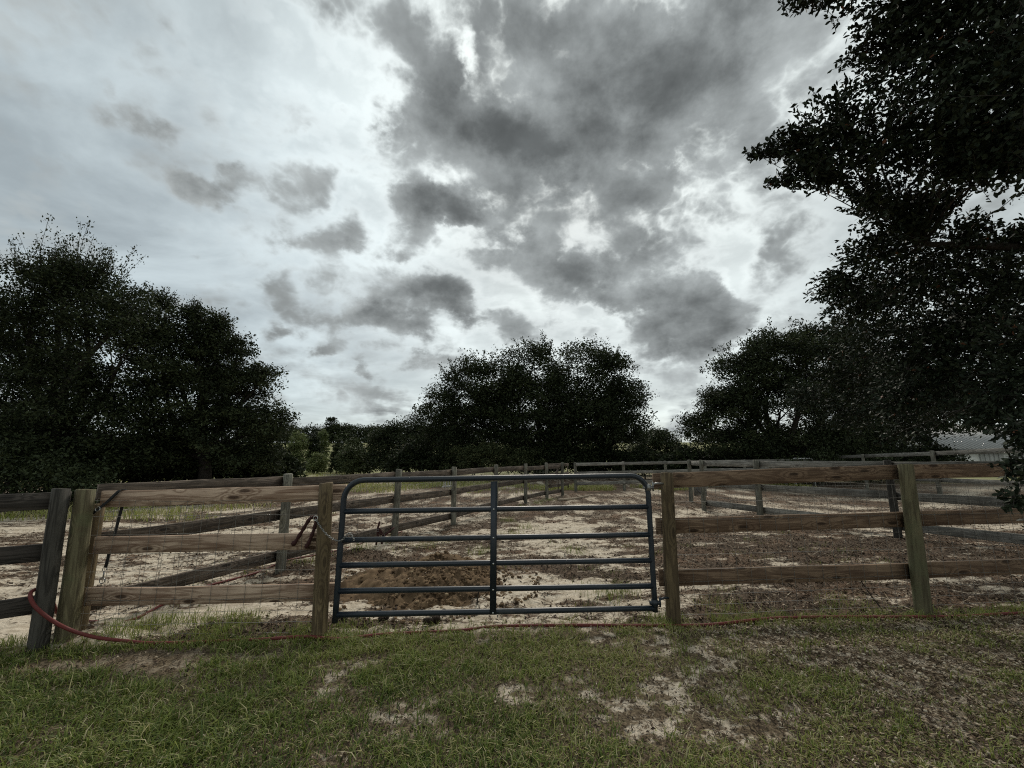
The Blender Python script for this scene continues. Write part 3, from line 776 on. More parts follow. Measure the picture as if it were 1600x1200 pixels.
rad = np.linspace(0.02, 1, nr)[:, None]; ang = np.linspace(0, 2 * np.pi, na, endpoint=False)[None]
X = -0.95 + rad * np.cos(ang) * 1.2; Y = 5.40 + rad * np.sin(ang) * 1.15
edge = 1 + 0.9 * (fbm(np.cos(ang) * 2 + 5, np.sin(ang) * 2 + 5, 3, 3) - 0.5)
X = -0.95 + (X + 0.95) * edge; Y = 5.40 + (Y - 5.40) * edge
prof = sst(1.0, 0.25, rad + 0 * ang)
Z = ground_z(X.ravel(), Y.ravel()).reshape(X.shape) - 0.035 + 0.19 * prof * (0.35 + 1.3 * fbm(X * 2.2, Y * 2.2, 60, 3)) + (fbm(X * 11, Y * 11, 61, 4, .7) - 0.5) * 0.13 * sst(1.05, 0.75, rad + 0 * ang)
V = np.stack([X.ravel(), Y.ravel(), Z.ravel()], 1)
i = (np.arange(nr - 1)[:, None] * na + np.arange(na)[None]); j = (np.arange(nr - 1)[:, None] * na + (np.arange(na)[None] + 1) % na)
F = np.stack([i.ravel(), (i + na).ravel(), (j + na).ravel(), j.ravel()], 1)
tone = np.clip(-.15 + fbm(X * 11, Y * 11, 66, 5, .75).ravel() * 1.2, 0, 1)
obj('heap', mesh_np('heap', V, F, M['dung'], False, {'tone': tone}), PILE)
VV, FF, TT, n = [], [], [], 0
for k in range(4200):
    a = RNG.random() * 6.283; q = RNG.random() ** 0.6 * 1.10
    x = -0.95 + math.cos(a) * q * 1.2; y = 5.40 + math.sin(a) * q * 1.15
    ri = min(nr - 1, int(q * nr)); z = Z[ri, int(a / 6.2832 * na) % na] if q < 1 else gz(x, y)
    s = 0.006 + 0.022 * RNG.random() ** 3
    v, f = lump_np((x, y, z + s * 0.2), s, k)
    VV.append(v); FF.append(f + n); n += len(v); TT.append(np.full(12, .15 + .75 * RNG.random()))
obj('crumbs', mesh_np('crumbs', np.concatenate(VV), np.concatenate(FF), M['dung'], False, {'tone': np.concatenate(TT)}), PILE)['kind'] = 'stuff'
for (x, y, s, lb) in ((-1.63, 4.20, .045, 'dark dung clod on the sand under the left end of the gate'), (-1.22, 4.23, .035, 'smallest dark dung clod, under the gate between the two others'), (-0.72, 4.15, .06, 'biggest dark dung clod on the sand under the lowest gate bar')):
    A = Acc()
    for k in range(7):
        A.add(*lump_np((x + RNG.normal() * s * .6, y + RNG.normal() * s * .5, gz(x, y) + s * .35 + .25 * s * abs(RNG.normal())), s * (.45 + .4 * RNG.random()), 900 + k))
    tag(obj('dung_clod', A.mesh('dung_clod', M['dung_dark'])), lb, 'dung', 'dung clods under the gate')

# ------------------------------------------------------------------ sticks and branches on the ground
def stick(name, label, cat, pts, r, mat='stick', group=None):
    P = bezier([(x, y, gz(x, y) + dz) for x, y, dz in pts], 4 * len(pts))
    V, F = tube_np(P, [r * (1 - .5 * i / len(P)) * (1 + .12 * math.sin(i * 2.1)) for i in range(len(P))], 7)
    return tag(obj(name, mesh_np(name, V, F, M[mat], True)), label, cat, group)
stick('fallen_branch', 'long pale pole lying on the ground before the small wooden gate', 'branch', [(1.7, 15.6, .05), (2.4, 16.2, .07), (3.3, 17.3, .06)], .05)
stick('fallen_branch', 'short thick pale pole lying at the far pen corner', 'branch', [(2.75, 16.6, .05), (3.2, 17.6, .06)], .05)
stick('stick', 'pale bent stick standing up behind the lowest brown board by the gate post', 'stick', [(2.0, 5.6, .03), (2.25, 5.55, .16), (2.45, 5.5, .14), (2.52, 5.46, -.02)], .012)
stick('stick', 'forked bleached stick on the dead leaves behind the lowest brown board', 'stick', [(3.35, 6.0, .03), (3.6, 5.8, .06), (3.8, 5.75, .04)], .012)
stick('stick', 'slim dark twig stuck upright in the sand under the gate', 'stick', [(-.36, 4.55, 0), (-.35, 4.55, .1), (-.33, 4.55, .19)], .008, 'bark')
stick('stick', 'pale straight stick beside the weed left of the manure heap', 'stick', [(-1.75, 7.3, .03), (-1.2, 7.6, .05)], .016)
stick('stick', 'thin dry stalk leaning against the right-hand green post', 'stick', [(3.75, 4.5, .0), (3.6, 4.5, .25), (3.5, 4.5, .5)], .006, 'bark')

# pale slatted plastic panel on the long fence
PP = thing('plastic_panel', 'small pale slatted plastic panel standing behind the long weathered fence', 'panel', (-1.62, 10.2, 0.75))
for i in range(5):
    board(PP, (-1.64 + .045 * i, 10.12 + .04 * i, .82), (-1.64 + .045 * i, 10.12 + .04 * i, 1.17), .036, .014, 'plastic_grey', 'slat')
for z in (.86, 1.13): board(PP, (-1.68, 10.13, z), (-1.42, 10.35, z), .03, .014, 'plastic_grey', 'crossbar')

# meter box with ring between the grey posts
BX = thing('meter_box', 'small grey box with a round dial between two grey fence posts', 'box', (6.15, 14.2, 0.4))
board(BX, (6.0, 13.9, .55), (6.38, 13.9, .55), .42, .14, 'grey_board', 'box_body')
A = Acc(); ringm(A, (6.19, 13.81, .56), (1, 0, 0), (0, 0, 1), .12, .022)
obj('dial', A.mesh('dial', M['tin_dark'], True), BX)

# white pipe hurdle
HU = thing('pipe_hurdle', 'small white pipe hurdle standing behind the grey fence boards', 'hurdle', (16.7, 24.0, 0))
V, F = tube_np([(16.2, 24, 0), (16.2, 24, 1.5), (16.22, 24, 1.54), (16.28, 24, 1.56), (17.2, 24, 1.56), (17.27, 24, 1.54), (17.3, 24, 1.5), (17.3, 24, 0)], .035, 8)
obj('hoop', mesh_np('hoop', V, F, M['white'], True), HU)
for z in (1.05, .55):
    V, F = tube_np([(16.2, 24, z), (17.3, 24, z)], .028, 8); obj('crossbar', mesh_np('crossbar', V, F, M['white'], True), HU)

# ------------------------------------------------------------------ barn and far white fence
BN = thing('barn', 'grey ribbed metal barn glimpsed under the oak branches', 'barn', (52, 46, 0))
def quad_obj(name, P, mat, parent, thick=0.08):
    P = [Vector(p) for p in P]; nn = (P[1] - P[0]).cross(P[3] - P[0]).normalized() * thick
    V = [tuple(p) for p in P] + [tuple(p - nn) for p in P]
    Q = [(0, 1, 2, 3), (7, 6, 5, 4)] + [(i, i + 4, (i + 1) % 4 + 4, (i + 1) % 4) for i in range(4)]
    return obj(name, mesh_np(name, V, np.array(Q), M[mat]), parent)
bx0, bx1, by0, by1, ev, rg = 45.0, 62.0, 45.0, 56.0, 2.55, 5.6
wl = Acc()
def boxnp(x0, x1, y0, y1, z0, z1):
    V = np.array([(x, y, z) for z in (z0, z1) for x, y in ((x0, y0), (x1, y0), (x1, y1), (x0, y1))])
    return V, np.array([(3, 2, 1, 0), (4, 5, 6, 7), (0, 1, 5, 4), (1, 2, 6, 5), (2, 3, 7, 6), (3, 0, 4, 7)])
for (a, b) in ((bx0, 49.0), (50.6, 53.2), (55.0, bx1)):
    obj('wall', mesh_np('wall', *boxnp(a, b, by0, by0 + .15, 0, ev), M['tin']), BN)
obj('wall', mesh_np('wall', *boxnp(bx0, bx1, by1 - .15, by1, 0, ev), M['tin']), BN)
for xx in (bx0, bx1 - .15):
    V = np.array([(x, y, z) for x in (xx, xx + .15) for y, z in ((by0 + .16, 0), (by1 - .16, 0), (by1 - .16, ev - .05), ((by0 + by1) / 2, rg - .2), (by0 + .16, ev - .05))])
    obj('gable', mesh_np('gable', V, [np.array([(4, 3, 2, 1, 0), (5, 6, 7, 8, 9)]), np.array([(i, (i + 1) % 5, (i + 1) % 5 + 5, i + 5) for i in range(5)])], M['tin']), BN)
for (a, b) in ((49.0, 50.6), (53.2, 55.0)):
    obj('door', mesh_np('door', *boxnp(a + .01, b - .01, by0 + .05, by0 + .12, 0, ev - .2), M['white']), BN)
    obj('lintel', mesh_np('lintel', *boxnp(a + .005, b - .005, by0 - .01, by0 + .14, ev - .19, ev), M['tin_dark']), BN)
quad_obj('roof', [(bx0 - .4, by0 - .5, ev - .02), (bx1 + .4, by0 - .5, ev - .02), (bx1 + .4, 50.5, rg), (bx0 - .4, 50.5, rg)], 'tin', BN)
quad_obj('roof', [(bx1 + .4, by1 + .5, ev - .02), (bx0 - .4, by1 + .5, ev - .02), (bx0 - .4, 50.52, rg), (bx1 + .4, 50.52, rg)], 'tin', BN)
A = Acc(); B2 = Acc()
for i in range(36):
    x = bx0 - .3 + i * .50
    A.add(*tube_np([(x, by0 - .5, ev + .03), (x, 50.45, rg + .04)], .13, 4))
    if not (48.95 < x < 50.65 or 53.1 < x < 55.05): B2.add(*tube_np([(x, by0 - .01, 0), (x, by0 - .01, ev - .02)], .10, 4))
obj('roof_ribs', A.mesh('roof_ribs', M['tin']), BN)['kind'] = 'stuff'
obj('wall_ribs', B2.mesh('wall_ribs', M['tin']), BN)['kind'] = 'stuff'
obj('fascia', mesh_np('fascia', *boxnp(bx0 - .4, bx1 + .4, by0 - .56, by0 - .51, ev - .22, ev + .02), M['tin_dark']), BN)

WF = thing('white_fence', 'tiny white board fence on the far green slope', 'fence', (-58, 118, 4))
pz = [(-60.5 + 1.6 * i, 118 - .1 * i) for i in range(6)]
for x, y in pz: board(WF, (x, y, gz(x, y) - .3), (x, y, gz(x, y) + 1.5), .16, .16, 'white', 'post')
for (a, b) in zip(pz[:-1], pz[1:]):
    for z in (1.3, .85, .4): board(WF, (a[0], a[1] - .12, gz(*a) + z), (b[0], b[1] - .12, gz(*b) + z), .30, .04, 'white', 'board')
# ------------------------------------------------------------------ trees
def unit(n):
    v = RNG.normal(size=(n, 3)); return v / np.linalg.norm(v, axis=1, keepdims=True)

def leaf_cards(P, size, up=0.5, aspect=0.48, axis=None):
    """one pointed leaf spray (kite, slightly folded) per point"""
    n = len(P)
    nrm = unit(n) + np.array([0, 0, up]); nrm /= np.linalg.norm(nrm, axis=1, keepdims=True)
    a = unit(n) if axis is None else axis + 0.7 * unit(n)
    a -= nrm * (a * nrm).sum(1, keepdims=True); a /= np.linalg.norm(a, axis=1, keepdims=True) + 1e-9
    b = np.cross(nrm, a)
    s = (size * (0.6 + 0.8 * RNG.random(n)))[:, None]
    w = s * aspect
    m = P + a * s * 0.45
    V = np.stack([P, m + b * w * .5 + nrm * w * .15, P + a * s, m - b * w * .5 + nrm * w * .15], 1).reshape(-1, 3)
    i = np.arange(n)[:, None] * 4
    return V, np.concatenate([i + np.array([[0, 1, 2]]), i + np.array([[0, 2, 3]])])

def tree(name, label, cat, base, lobes, n_leaf, size, trunk_r, mat='oak_leaf', group=None, fork=0.35, clump=0.34, sprigs=0, tone0=0.45, ragged=0.45, shoot=.8):
    base = Vector(base)
    t = thing(name, label, cat, base, group)
    Lb = np.array(lobes, float)
    cen = Lb[:, :3]; rad = Lb[:, 3:]
    # trunk and limbs
    cz = cen[:, 2].mean() * 0.6 + base.z * .4
    fz = base.z + (cen[:, 2].max() - base.z) * fork * 0.6
    top = Vector((base.x + (cen[:, 0].mean() - base.x) * .3, base.y + (cen[:, 1].mean() - base.y) * .3, fz))
    pts = bezier([base + Vector((0, 0, -.3)), base + (top - base) * .5 + Vector((trunk_r * .5, 0, 0)), top], 8)
    V, F = tube_np(pts, [trunk_r * (1.45 - .75 * i / 8 if i < 3 else 1.1 - .35 * i / 8) for i in range(9)], 10)
    obj('trunk', mesh_np('trunk', V, F, M['bark'], True), t)
    for c, r in zip(cen, rad):
        c = Vector(c); mid = top.lerp(c, .5) + Vector((random.uniform(-1, 1), random.uniform(-1, 1), random.uniform(-.2, .8))) * (c - top).length * .12
        A = Acc()
        P = bezier([top, mid, c], 8)
        A.add(*tube_np(P, [max(.015, trunk_r * .5 * (1 - .85 * i / 8)) for i in range(9)], 6))
        for k in range(7):                                   # boughs inside the lobe
            d = Vector(unit(1)[0]); d.z = abs(d.z) * .7
            e = c + Vector((d.x * r[0], d.y * r[0], d.z * r[1])) * .8
            s = P[5 + k % 4]
            A.add(*tube_np(bezier([s, s.lerp(e, .5) + Vector(unit(1)[0]) * .15 * r[0], e], 5), [trunk_r * .13, trunk_r * .10, trunk_r * .08, trunk_r * .06, trunk_r * .04, .006], 4))
        obj('limb', A.mesh('limb', M['bark'], True), t)
    # leaves: clumps on and inside the lobes
    area = rad[:, 0] * (rad[:, 0] + rad[:, 1])
    cr0 = clump * rad[:, 0].mean()
    ncl = int(max(40, 10.0 * area.sum() / (cr0 * cr0) * .40))
    li = RNG.choice(len(Lb), size=ncl, p=area / area.sum())
    d = unit(ncl)
    d[:, 2] = np.where(d[:, 2] < -.55, -d[:, 2], d[:, 2])
    rr = (0.45 + 0.58 * RNG.random(ncl) ** .6) * (1 + ragged * (RNG.random(ncl) - .45))
    cp = cen[li] + d * rr[:, None] * np.stack([rad[li, 0], rad[li, 0], rad[li, 1]], 1)
    cs = cr0 * (.5 + .8 * RNG.random(ncl))
    ct = np.clip(tone0 + (RNG.random(ncl) - .5) * .5, 0, 1)
    wts = cs ** 2; wts /= wts.sum()
    ci = RNG.choice(ncl, size=n_leaf, p=wts)
    off = RNG.normal(size=(n_leaf, 3)) * np.array([.50, .50, .30]) * (1 + 1.0 * (RNG.random((n_leaf, 1)) < .14))
    off *= np.minimum(1, 1.15 / (np.linalg.norm(off, axis=1, keepdims=True) + 1e-6))
    P = cp[ci] + off * cs[ci][:, None]
    gzb = base.z + .15
    P = P[P[:, 2] > gzb]; ci = ci[:len(P)]
    tn = np.clip(ct[ci] + (RNG.random(len(P)) - .5) * .45, 0, 1)
    V, F = leaf_cards(P, size, 0.9)
    Vs, Fs, Ts = [V], [F], [np.repeat(tn, 4)]; n = len(V)
    if sprigs:                                               # bare-ish shoots above the crown
        A = Acc(); o = np.argsort(-cen[:, 2] - rad[:, 1])[:max(2, len(cen) // 3)]
        lp = []; la = []
        for k in range(sprigs):
            q = o[k % len(o)]; dd = unit(1)[0]; dd[2] = abs(dd[2]) + .5; dd /= np.linalg.norm(dd)
            s = cen[q] + dd * np.array([rad[q, 0], rad[q, 0], rad[q, 1]]) * .8
            L = (.5 + .9 * RNG.random()) * min(rad[q, 1], 1.3) * shoot
            g = np.array([dd[0] * .5 + RNG.normal() * .18, dd[1] * .5, 1.0]); g /= np.linalg.norm(g)
            e = s + g * L
            A.add(*tube_np([tuple(s), tuple(s + g * L * .5 + RNG.normal(size=3) * .04), tuple(e)], [.014, .009, .004], 4))
            m = int(L * 34)
            tt = RNG.random(m) ** .8
            lp.append(s + g * L * tt[:, None] + RNG.normal(size=(m, 3)) * .07); la.append(np.repeat(g[None], m, 0))
        V2, F2 = leaf_cards(np.concatenate(lp), size * .85, 0.2, .45, np.concatenate(la))
        Vs.append(V2); Fs.append(F2 + n); Ts.append(np.clip(.45 + .3 * RNG.normal(size=len(V2)), 0, 1))
        obj('shoots', A.mesh('shoots', M['bark']), t)['kind'] = 'stuff'
    o = obj('crown', mesh_np('crown', np.concatenate(Vs), np.concatenate(Fs), M[mat], False, {'tone': np.concatenate(Ts)}), t)
    return t

LEFT = [(-17.34, 14.92, 3.3, 2.58, 2.58), (-18.28, 14.5, 5.6, 2.11, 2.11), (-16.17, 14.33, 6.53, 1.99, 1.88), (-14.3, 14.58, 5.14, 1.88, 1.88), (-15.7, 14.03, 7.7, 0.9, 0.8), (-17.4, 14.07, 7.6, 0.8, 0.7), (-13.7, 14.2, 6.9, 0.8, 0.8), (-16.3, 14.0, 7.9, .5, .5), (-18.05, 15.26, 1.45, 2.11, 1.64), (-15.23, 15.09, 2.38, 2.58, 1.88), (-15.94, 15.39, 1.0, 2.11, 1.2), (-20.5, 15.5, 4.5, 2.4, 2.6), (-20.8, 16.2, 1.6, 2.4, 1.8)]
tree('oak_tree', 'biggest dark oak, left edge of the frame, with wispy shoots above its crown', 'oak tree', (-16.8, 15.6, 0), LEFT, 128000, .112, .34, group='oak trees round the paddocks', sprigs=130, clump=.27, shoot=1.25)
LEFT2 = [(-14.08, 16.53, 5.5, 1.8, 1.7), (-12.48, 16.43, 5.9, 1.1, 1.1), (-13.28, 16.91, 3.54, 2.3, 2.0), (-11.16, 16.72, 4.4, 1.15, .93), (-11.95, 17.15, 2.23, 2.1, 1.55), (-10.2, 17.01, 2.8, 1.0, 1.0), (-14.61, 17.3, 1.45, 2.12, 1.2), (-10.75, 17.3, 1.45, 1.15, .74), (-12.35, 16.31, 6.75, .6, .6), (-13.28, 16.21, 7.2, .5, .5), (-11.37, 16.45, 5.9, .58, .55), (-10.31, 16.67, 4.75, .6, .5), (-14.61, 16.09, 7.6, .6, .6)]
tree('oak_tree', 'dark oak between the left edge oak and the gap with the distant pine', 'oak tree', (-12.8, 17.3, 0), LEFT2, 100000, .115, .26, group='oak trees round the paddocks', sprigs=60, clump=.30)
tree('shrub', 'low dark shrub under the left edge oak behind the old dark boards', 'shrub', (-14.6, 12.6, 0), [(-15.2, 12.6, .9, 1.5, .9), (-13.6, 12.8, .6, 1.0, .7), (-16.8, 12.4, 1.0, 1.4, 1.0)], 16000, .10, .06, 'mid_leaf', tone0=.3)
MID = [(1.86, 33.24, 8.9, 2.4, 2.3), (6.2, 33.29, 8.4, 2.8, 2.5), (-2.12, 33.44, 7.5, 2.8, 2.2), (9.6, 33.68, 6.3, 2.2, 2.0), (-5.84, 33.77, 5.6, 1.9, 1.8), (1.59, 33.82, 5.58, 4.0, 2.6), (6.38, 33.92, 5.05, 3.6, 2.4), (-3.19, 34.01, 4.4, 2.8, 1.7), (-5.31, 34.35, 2.7, 2.6, 1.5), (-.53, 34.4, 2.44, 3.6, 1.6), (4.78, 34.4, 2.44, 3.6, 1.6), (9.2, 34.21, 3.3, 2.3, 1.7), (10.3, 33.87, 4.6, 1.1, 1.2), (-4.25, 33.34, 7.6, 1.8, 1.4), (7.97, 33.2, 8.5, 1.8, 1.6), (-1.5, 33.4, 5.6, 2.4, 1.8), (9.2, 33.6, 5.2, 1.8, 1.8), (4.0, 33.2, 6.8, 2.2, 1.8), (1.9, 33.0, 3.9, 3.4, 1.6), (6.4, 33.0, 4.2, 3.0, 1.8), (0.4, 33.3, 7.2, 1.8, 1.4), (-4.8, 33.6, 4.4, 2.0, 1.5)]
tree('oak_tree', 'wide dark oak standing alone in the middle behind the pen', 'oak tree', (2.2, 34.2, 0), MID, 140000, .20, .45, group='oak trees round the paddocks', clump=.30, sprigs=70)
RM = [(16.86, 25.27, 7.7, 2.2, 1.8), (14.62, 25.5, 6.4, 1.9, 1.7), (19.5, 25.27, 7.7, 2.4, 1.9), (13.81, 25.86, 4.62, 1.9, 1.3), (17.06, 25.86, 4.62, 3.1, 1.9), (20.72, 25.79, 5.02, 2.7, 2.2), (11.98, 26.08, 3.3, 1.2, 1.0), (14.62, 26.23, 2.42, 2.7, 1.2), (18.69, 26.23, 2.42, 2.7, 1.2), (21.94, 26.23, 2.42, 2.0, 1.2)]
tree('oak_tree', 'dark oak right of the middle one, its left side sloping down to the back fence', 'oak tree', (17.3, 26.3, 0), RM, 105000, .165, .42, group='oak trees round the paddocks', clump=.28, sprigs=60)
RB = [(27.5, 31.47, 6.9, 3.2, 2.4), (31.0, 31.56, 6.5, 2.8, 2.4), (29.5, 32.01, 4.2, 3.0, 2.0), (33.0, 31.92, 4.6, 2.5, 2.0), (26.0, 32, 3.0, 2.2, 1.5)]
tree('oak_tree', 'dark oak half hidden behind the overhanging branches, left of the barn', 'oak tree', (29.4, 32.2, 0), RB, 50000, .22, .40, group='oak trees round the paddocks', clump=.3)
tree('bush', 'rounded dark bush on the left of the middle oak', 'bush', (-10, 40.5, 0), [(-10.0, 40.36, 3.1, 2.9, 2.0), (-12.5, 40.47, 2.4, 1.7, 1.7), (-7.5, 40.47, 2.4, 2.4, 1.7), (-10.5, 40.3, 1.2, 3.0, 1.1)], 30000, .22, .16, 'oak_leaf', tone0=.42)
tree('bush', 'olive green bush in the gap right of the middle oak', 'bush', (14.2, 40.6, 0), [(14.38, 40.41, 2.7, 1.8, 1.5), (12.5, 40.53, 2.0, 1.5, 1.2), (16.25, 40.56, 1.9, 1.25, .9), (14.5, 40.4, 1.0, 2.6, 1.0)], 22000, .20, .12, 'mid_leaf', tone0=.5)
tree('shrub', 'lighter green shrub at the foot of the middle oak', 'shrub', (-1.0, 31.2, 0), [(-1.6, 31.2, 1.5, 1.8, 1.1), (.8, 31.4, 1.2, 1.6, .9), (-3.6, 31.5, 1.3, 1.5, 1.0)], 20000, .16, .07, 'oak_leaf', tone0=.75)
tree('shrub', 'low shrub with yellowish tips under the right-hand dark oak', 'shrub', (17.0, 23.9, 0), [(15.6, 24.2, .8, 1.3, .75), (17.8, 24.4, 1.0, 1.4, .9), (20.0, 24.6, .9, 1.4, .85)], 16000, .13, .06, 'mid_leaf', tone0=.35)

def scrub(grp, spots, mat, tone):
    for (x, y, w, h, lb) in spots:
        z = gz(x, y)
        tree('shrub', lb, 'shrub', (x, y, z), [(x, y, z + h * .55, w * .7, h * .42), (x - w * .55, y + .2, z + h * .4, w * .55, h * .36), (x + w * .55, y - .2, z + h * .42, w * .55, h * .36)], int(3600 * w), .23, .06, mat, grp, tone0=tone + RNG.normal() * .05, clump=.36)
scrub('understorey shrubs under the middle oak', [(-8.2, 34.5, 2.0, 2.6, 'dark shrub filling the gap between the rounded bush and the middle oak'), (-4.6, 33, 2.0, 2.3, 'dark shrub under the left limbs of the middle oak'), (2.2, 32.4, 2.0, 2.2, 'dark shrub in front of the middle oak trunk'),
    (4.6, 33.2, 2.2, 2.6, 'dark shrub just right of the middle oak trunk'), (7.6, 33.0, 2.0, 2.5, 'dark shrub under the right limbs of the middle oak'), (10.6, 33.5, 2.0, 2.3, 'dark shrub between the middle oak and the olive bush')], 'oak_leaf', .35)
scrub('understorey shrubs under the right-hand oak', [(11.5, 27.2, 1.6, 2.2, 'dark shrub at the left foot of the right-hand oak'), (13.6, 27.8, 2.0, 2.3, 'dark shrub left of the right-hand oak trunk'), (16.6, 28.0, 2.2, 2.5, 'dark shrub behind the right-hand oak trunk'), (19.8, 28.0, 2.2, 2.4, 'dark shrub right of the right-hand oak trunk'),
    (23.2, 28.2, 2.2, 2.4, 'dark shrub behind the left end of the paddock rail fence'), (26.5, 30.2, 2.4, 2.5, 'dark shrub left of the trunk of the half hidden oak'), (30.5, 31, 2.4, 2.6, 'dark shrub between the half hidden oak and the barn')], 'oak_leaf', .35)
scrub('understorey shrubs beneath the left oaks', [(-21.0, 19, 2.4, 2.6, 'dark shrub behind the left edge oak, by the frame edge'), (-17.4, 19.5, 2.4, 2.5, 'dark shrub right behind the trunk of the left edge oak'), (-14.2, 19.8, 2.2, 2.4, 'dark shrub between the trunks of the two left oaks'), (-11.6, 19.6, 1.6, 2.0, 'dark shrub at the right foot of the two left oaks')], 'oak_leaf', .35)

# light trees in the gap on the left
def gap(name, label, cat, x, y, h, w, n, mat, tone, low=.25, grp='small trees in the gap on the left', size=.3):
    z = gz(x, y)
    lb = [(x, y, z + h * .72, w * .55, h * .27), (x + w * .35, y, z + h * .5, w * .5, h * .25), (x - w * .38, y + .4, z + h * .45, w * .5, h * .25), (x + .1 * w, y - .3, z + h * .22, w * .75, h * .24)]
    return tree(name, label, cat, (x, y, z), lb, n, size, h * .016, mat, grp, tone0=tone, clump=.42)
gap('small_tree', 'pale green loose tree nearest the left oaks, in the gap', 'tree', -24.6, 47.5, 4.6, 1.7, 7000, 'light_leaf', .6, size=.2)
gap('small_tree', 'slim dark evergreen between two pale trees in the gap', 'tree', -22.9, 48.0, 4.3, .95, 6000, 'oak_leaf', .35, size=.2)
gap('small_tree', 'bushy mid green tree behind the top rail, just left of the dark bush', 'tree', -17.0, 44.0, 3.5, 1.7, 12000, 'mid_leaf', .72, size=.2)
gap('small_tree', 'spindly pale green tree touching the left side of the dark bush', 'tree', -14.6, 43.0, 3.0, 1.0, 5000, 'light_leaf', .5, size=.18)
gap('small_tree', 'dark narrow tree left of the bushy mid green one', 'tree', -18.9, 45.0, 3.5, .9, 6000, 'oak_leaf', .5, size=.18)
gap('small_tree', 'small grey green tree below the left oak tips', 'tree', -26.2, 46.5, 3.3, 1.2, 5000, 'mid_leaf', .3, size=.2)
gap('small_tree', 'yellowish sapling between the left oak tips and the pale tree', 'tree', -23.8, 52.0, 5.2, 1.0, 5000, 'light_leaf', .35, size=.2)
gap('bush', 'low pale green bush at the left foot of the pale tree in the gap', 'bush', -25.6, 44.5, 2.3, 1.6, 5000, 'light_leaf', .5, size=.2, grp='low bushes in the gap on the left')
gap('bush', 'low pale green bush right of the slim dark evergreen', 'bush', -21.2, 45.5, 2.2, 1.3, 5000, 'light_leaf', .65, size=.2, grp='low bushes in the gap on the left')
gap('bush', 'wide mid green bush below the distant treeline, over the second fence post', 'bush', -15.8, 41.5, 2.7, 1.9, 8000, 'mid_leaf', .7, size=.2, grp='low bushes in the gap on the left')
gap('bush', 'small yellowish bush between the dark narrow tree and the slim evergreen', 'bush', -20.0, 50.0, 3.0, 1.4, 5000, 'light_leaf', .45, size=.2, grp='low bushes in the gap on the left')
# tall pine on the skyline
px_, py_ = -59.5, 135.0
z = gz(px_, py_)
tree('pine_tree', 'tall lone pine with tufted top rising above the distant treeline', 'pine tree', (px_, py_, z),
     [(px_, py_, z + 7.2, 1.7, .9), (px_ + 1.5, py_, z + 5.2, 1.2, .6), (px_ - .9, py_, z + 5.9, .8, .4), (px_ + .5, py_, z + 4.2, 2.1, 1.0), (px_ + 2.6, py_, z + 4.3, .8, .45), (px_ - .8, py_, z + 3.6, 1.2, .6)], 3200, .5, .28, 'oak_leaf', None, fork=1.3, tone0=.4)
# the treeline on the slope
k = 0
TL = [(-92, 'broad dark tree far left on the distant slope'), (-82, 'distant tree on the slope hidden by the left oak tips'), (-74, 'distant flat topped tree just right of the left oak tips'), (-67, 'distant round tree on the slope left of the lone pine'),
      (-63, 'distant tree whose crown touches the left side of the lone pine'), (-57, 'distant tree standing at the foot of the lone pine'), (-54, 'distant dark tree just right of the lone pine'), (-47, 'distant rounded tree in the middle of the far treeline'), (-40, 'distant tree on the slope above the bushy mid green tree'), (-33, 'distant broad tree on the slope above the dark bush'), (-25, 'distant tree on the slope left of the middle oak'),
      (-15, 'distant tree on the slope hidden behind the middle oak'), (28, 'distant tree on the slope in the sky gap'), (36, 'distant dark tree on the slope beside the sky gap'), (46, 'distant tree on the slope behind the right-hand dark oak'), (70, 'distant tree on the slope behind the barn')]
for x, lb in TL:
    y = 136 + RNG.random() * 12; h = 4.3 + 2.4 * RNG.random(); w = 5.6 + RNG.random() * 2.2
    z = gz(x, y)
    if x > 0: h *= .75
    tree('distant_tree', lb, 'tree', (x, y, z), [(x, y, z + h * .68, w * .55, h * .3), (x + w * .5, y, z + h * .5, w * .5, h * .28), (x - w * .5, y, z + h * .48, w * .5, h * .28), (x, y - 1, z + h * .12, w * .95, h * .34)], 3600, .62, .18, 'mid_leaf' if k % 3 else 'oak_leaf', 'trees of the distant treeline', tone0=.4)
    k += 1

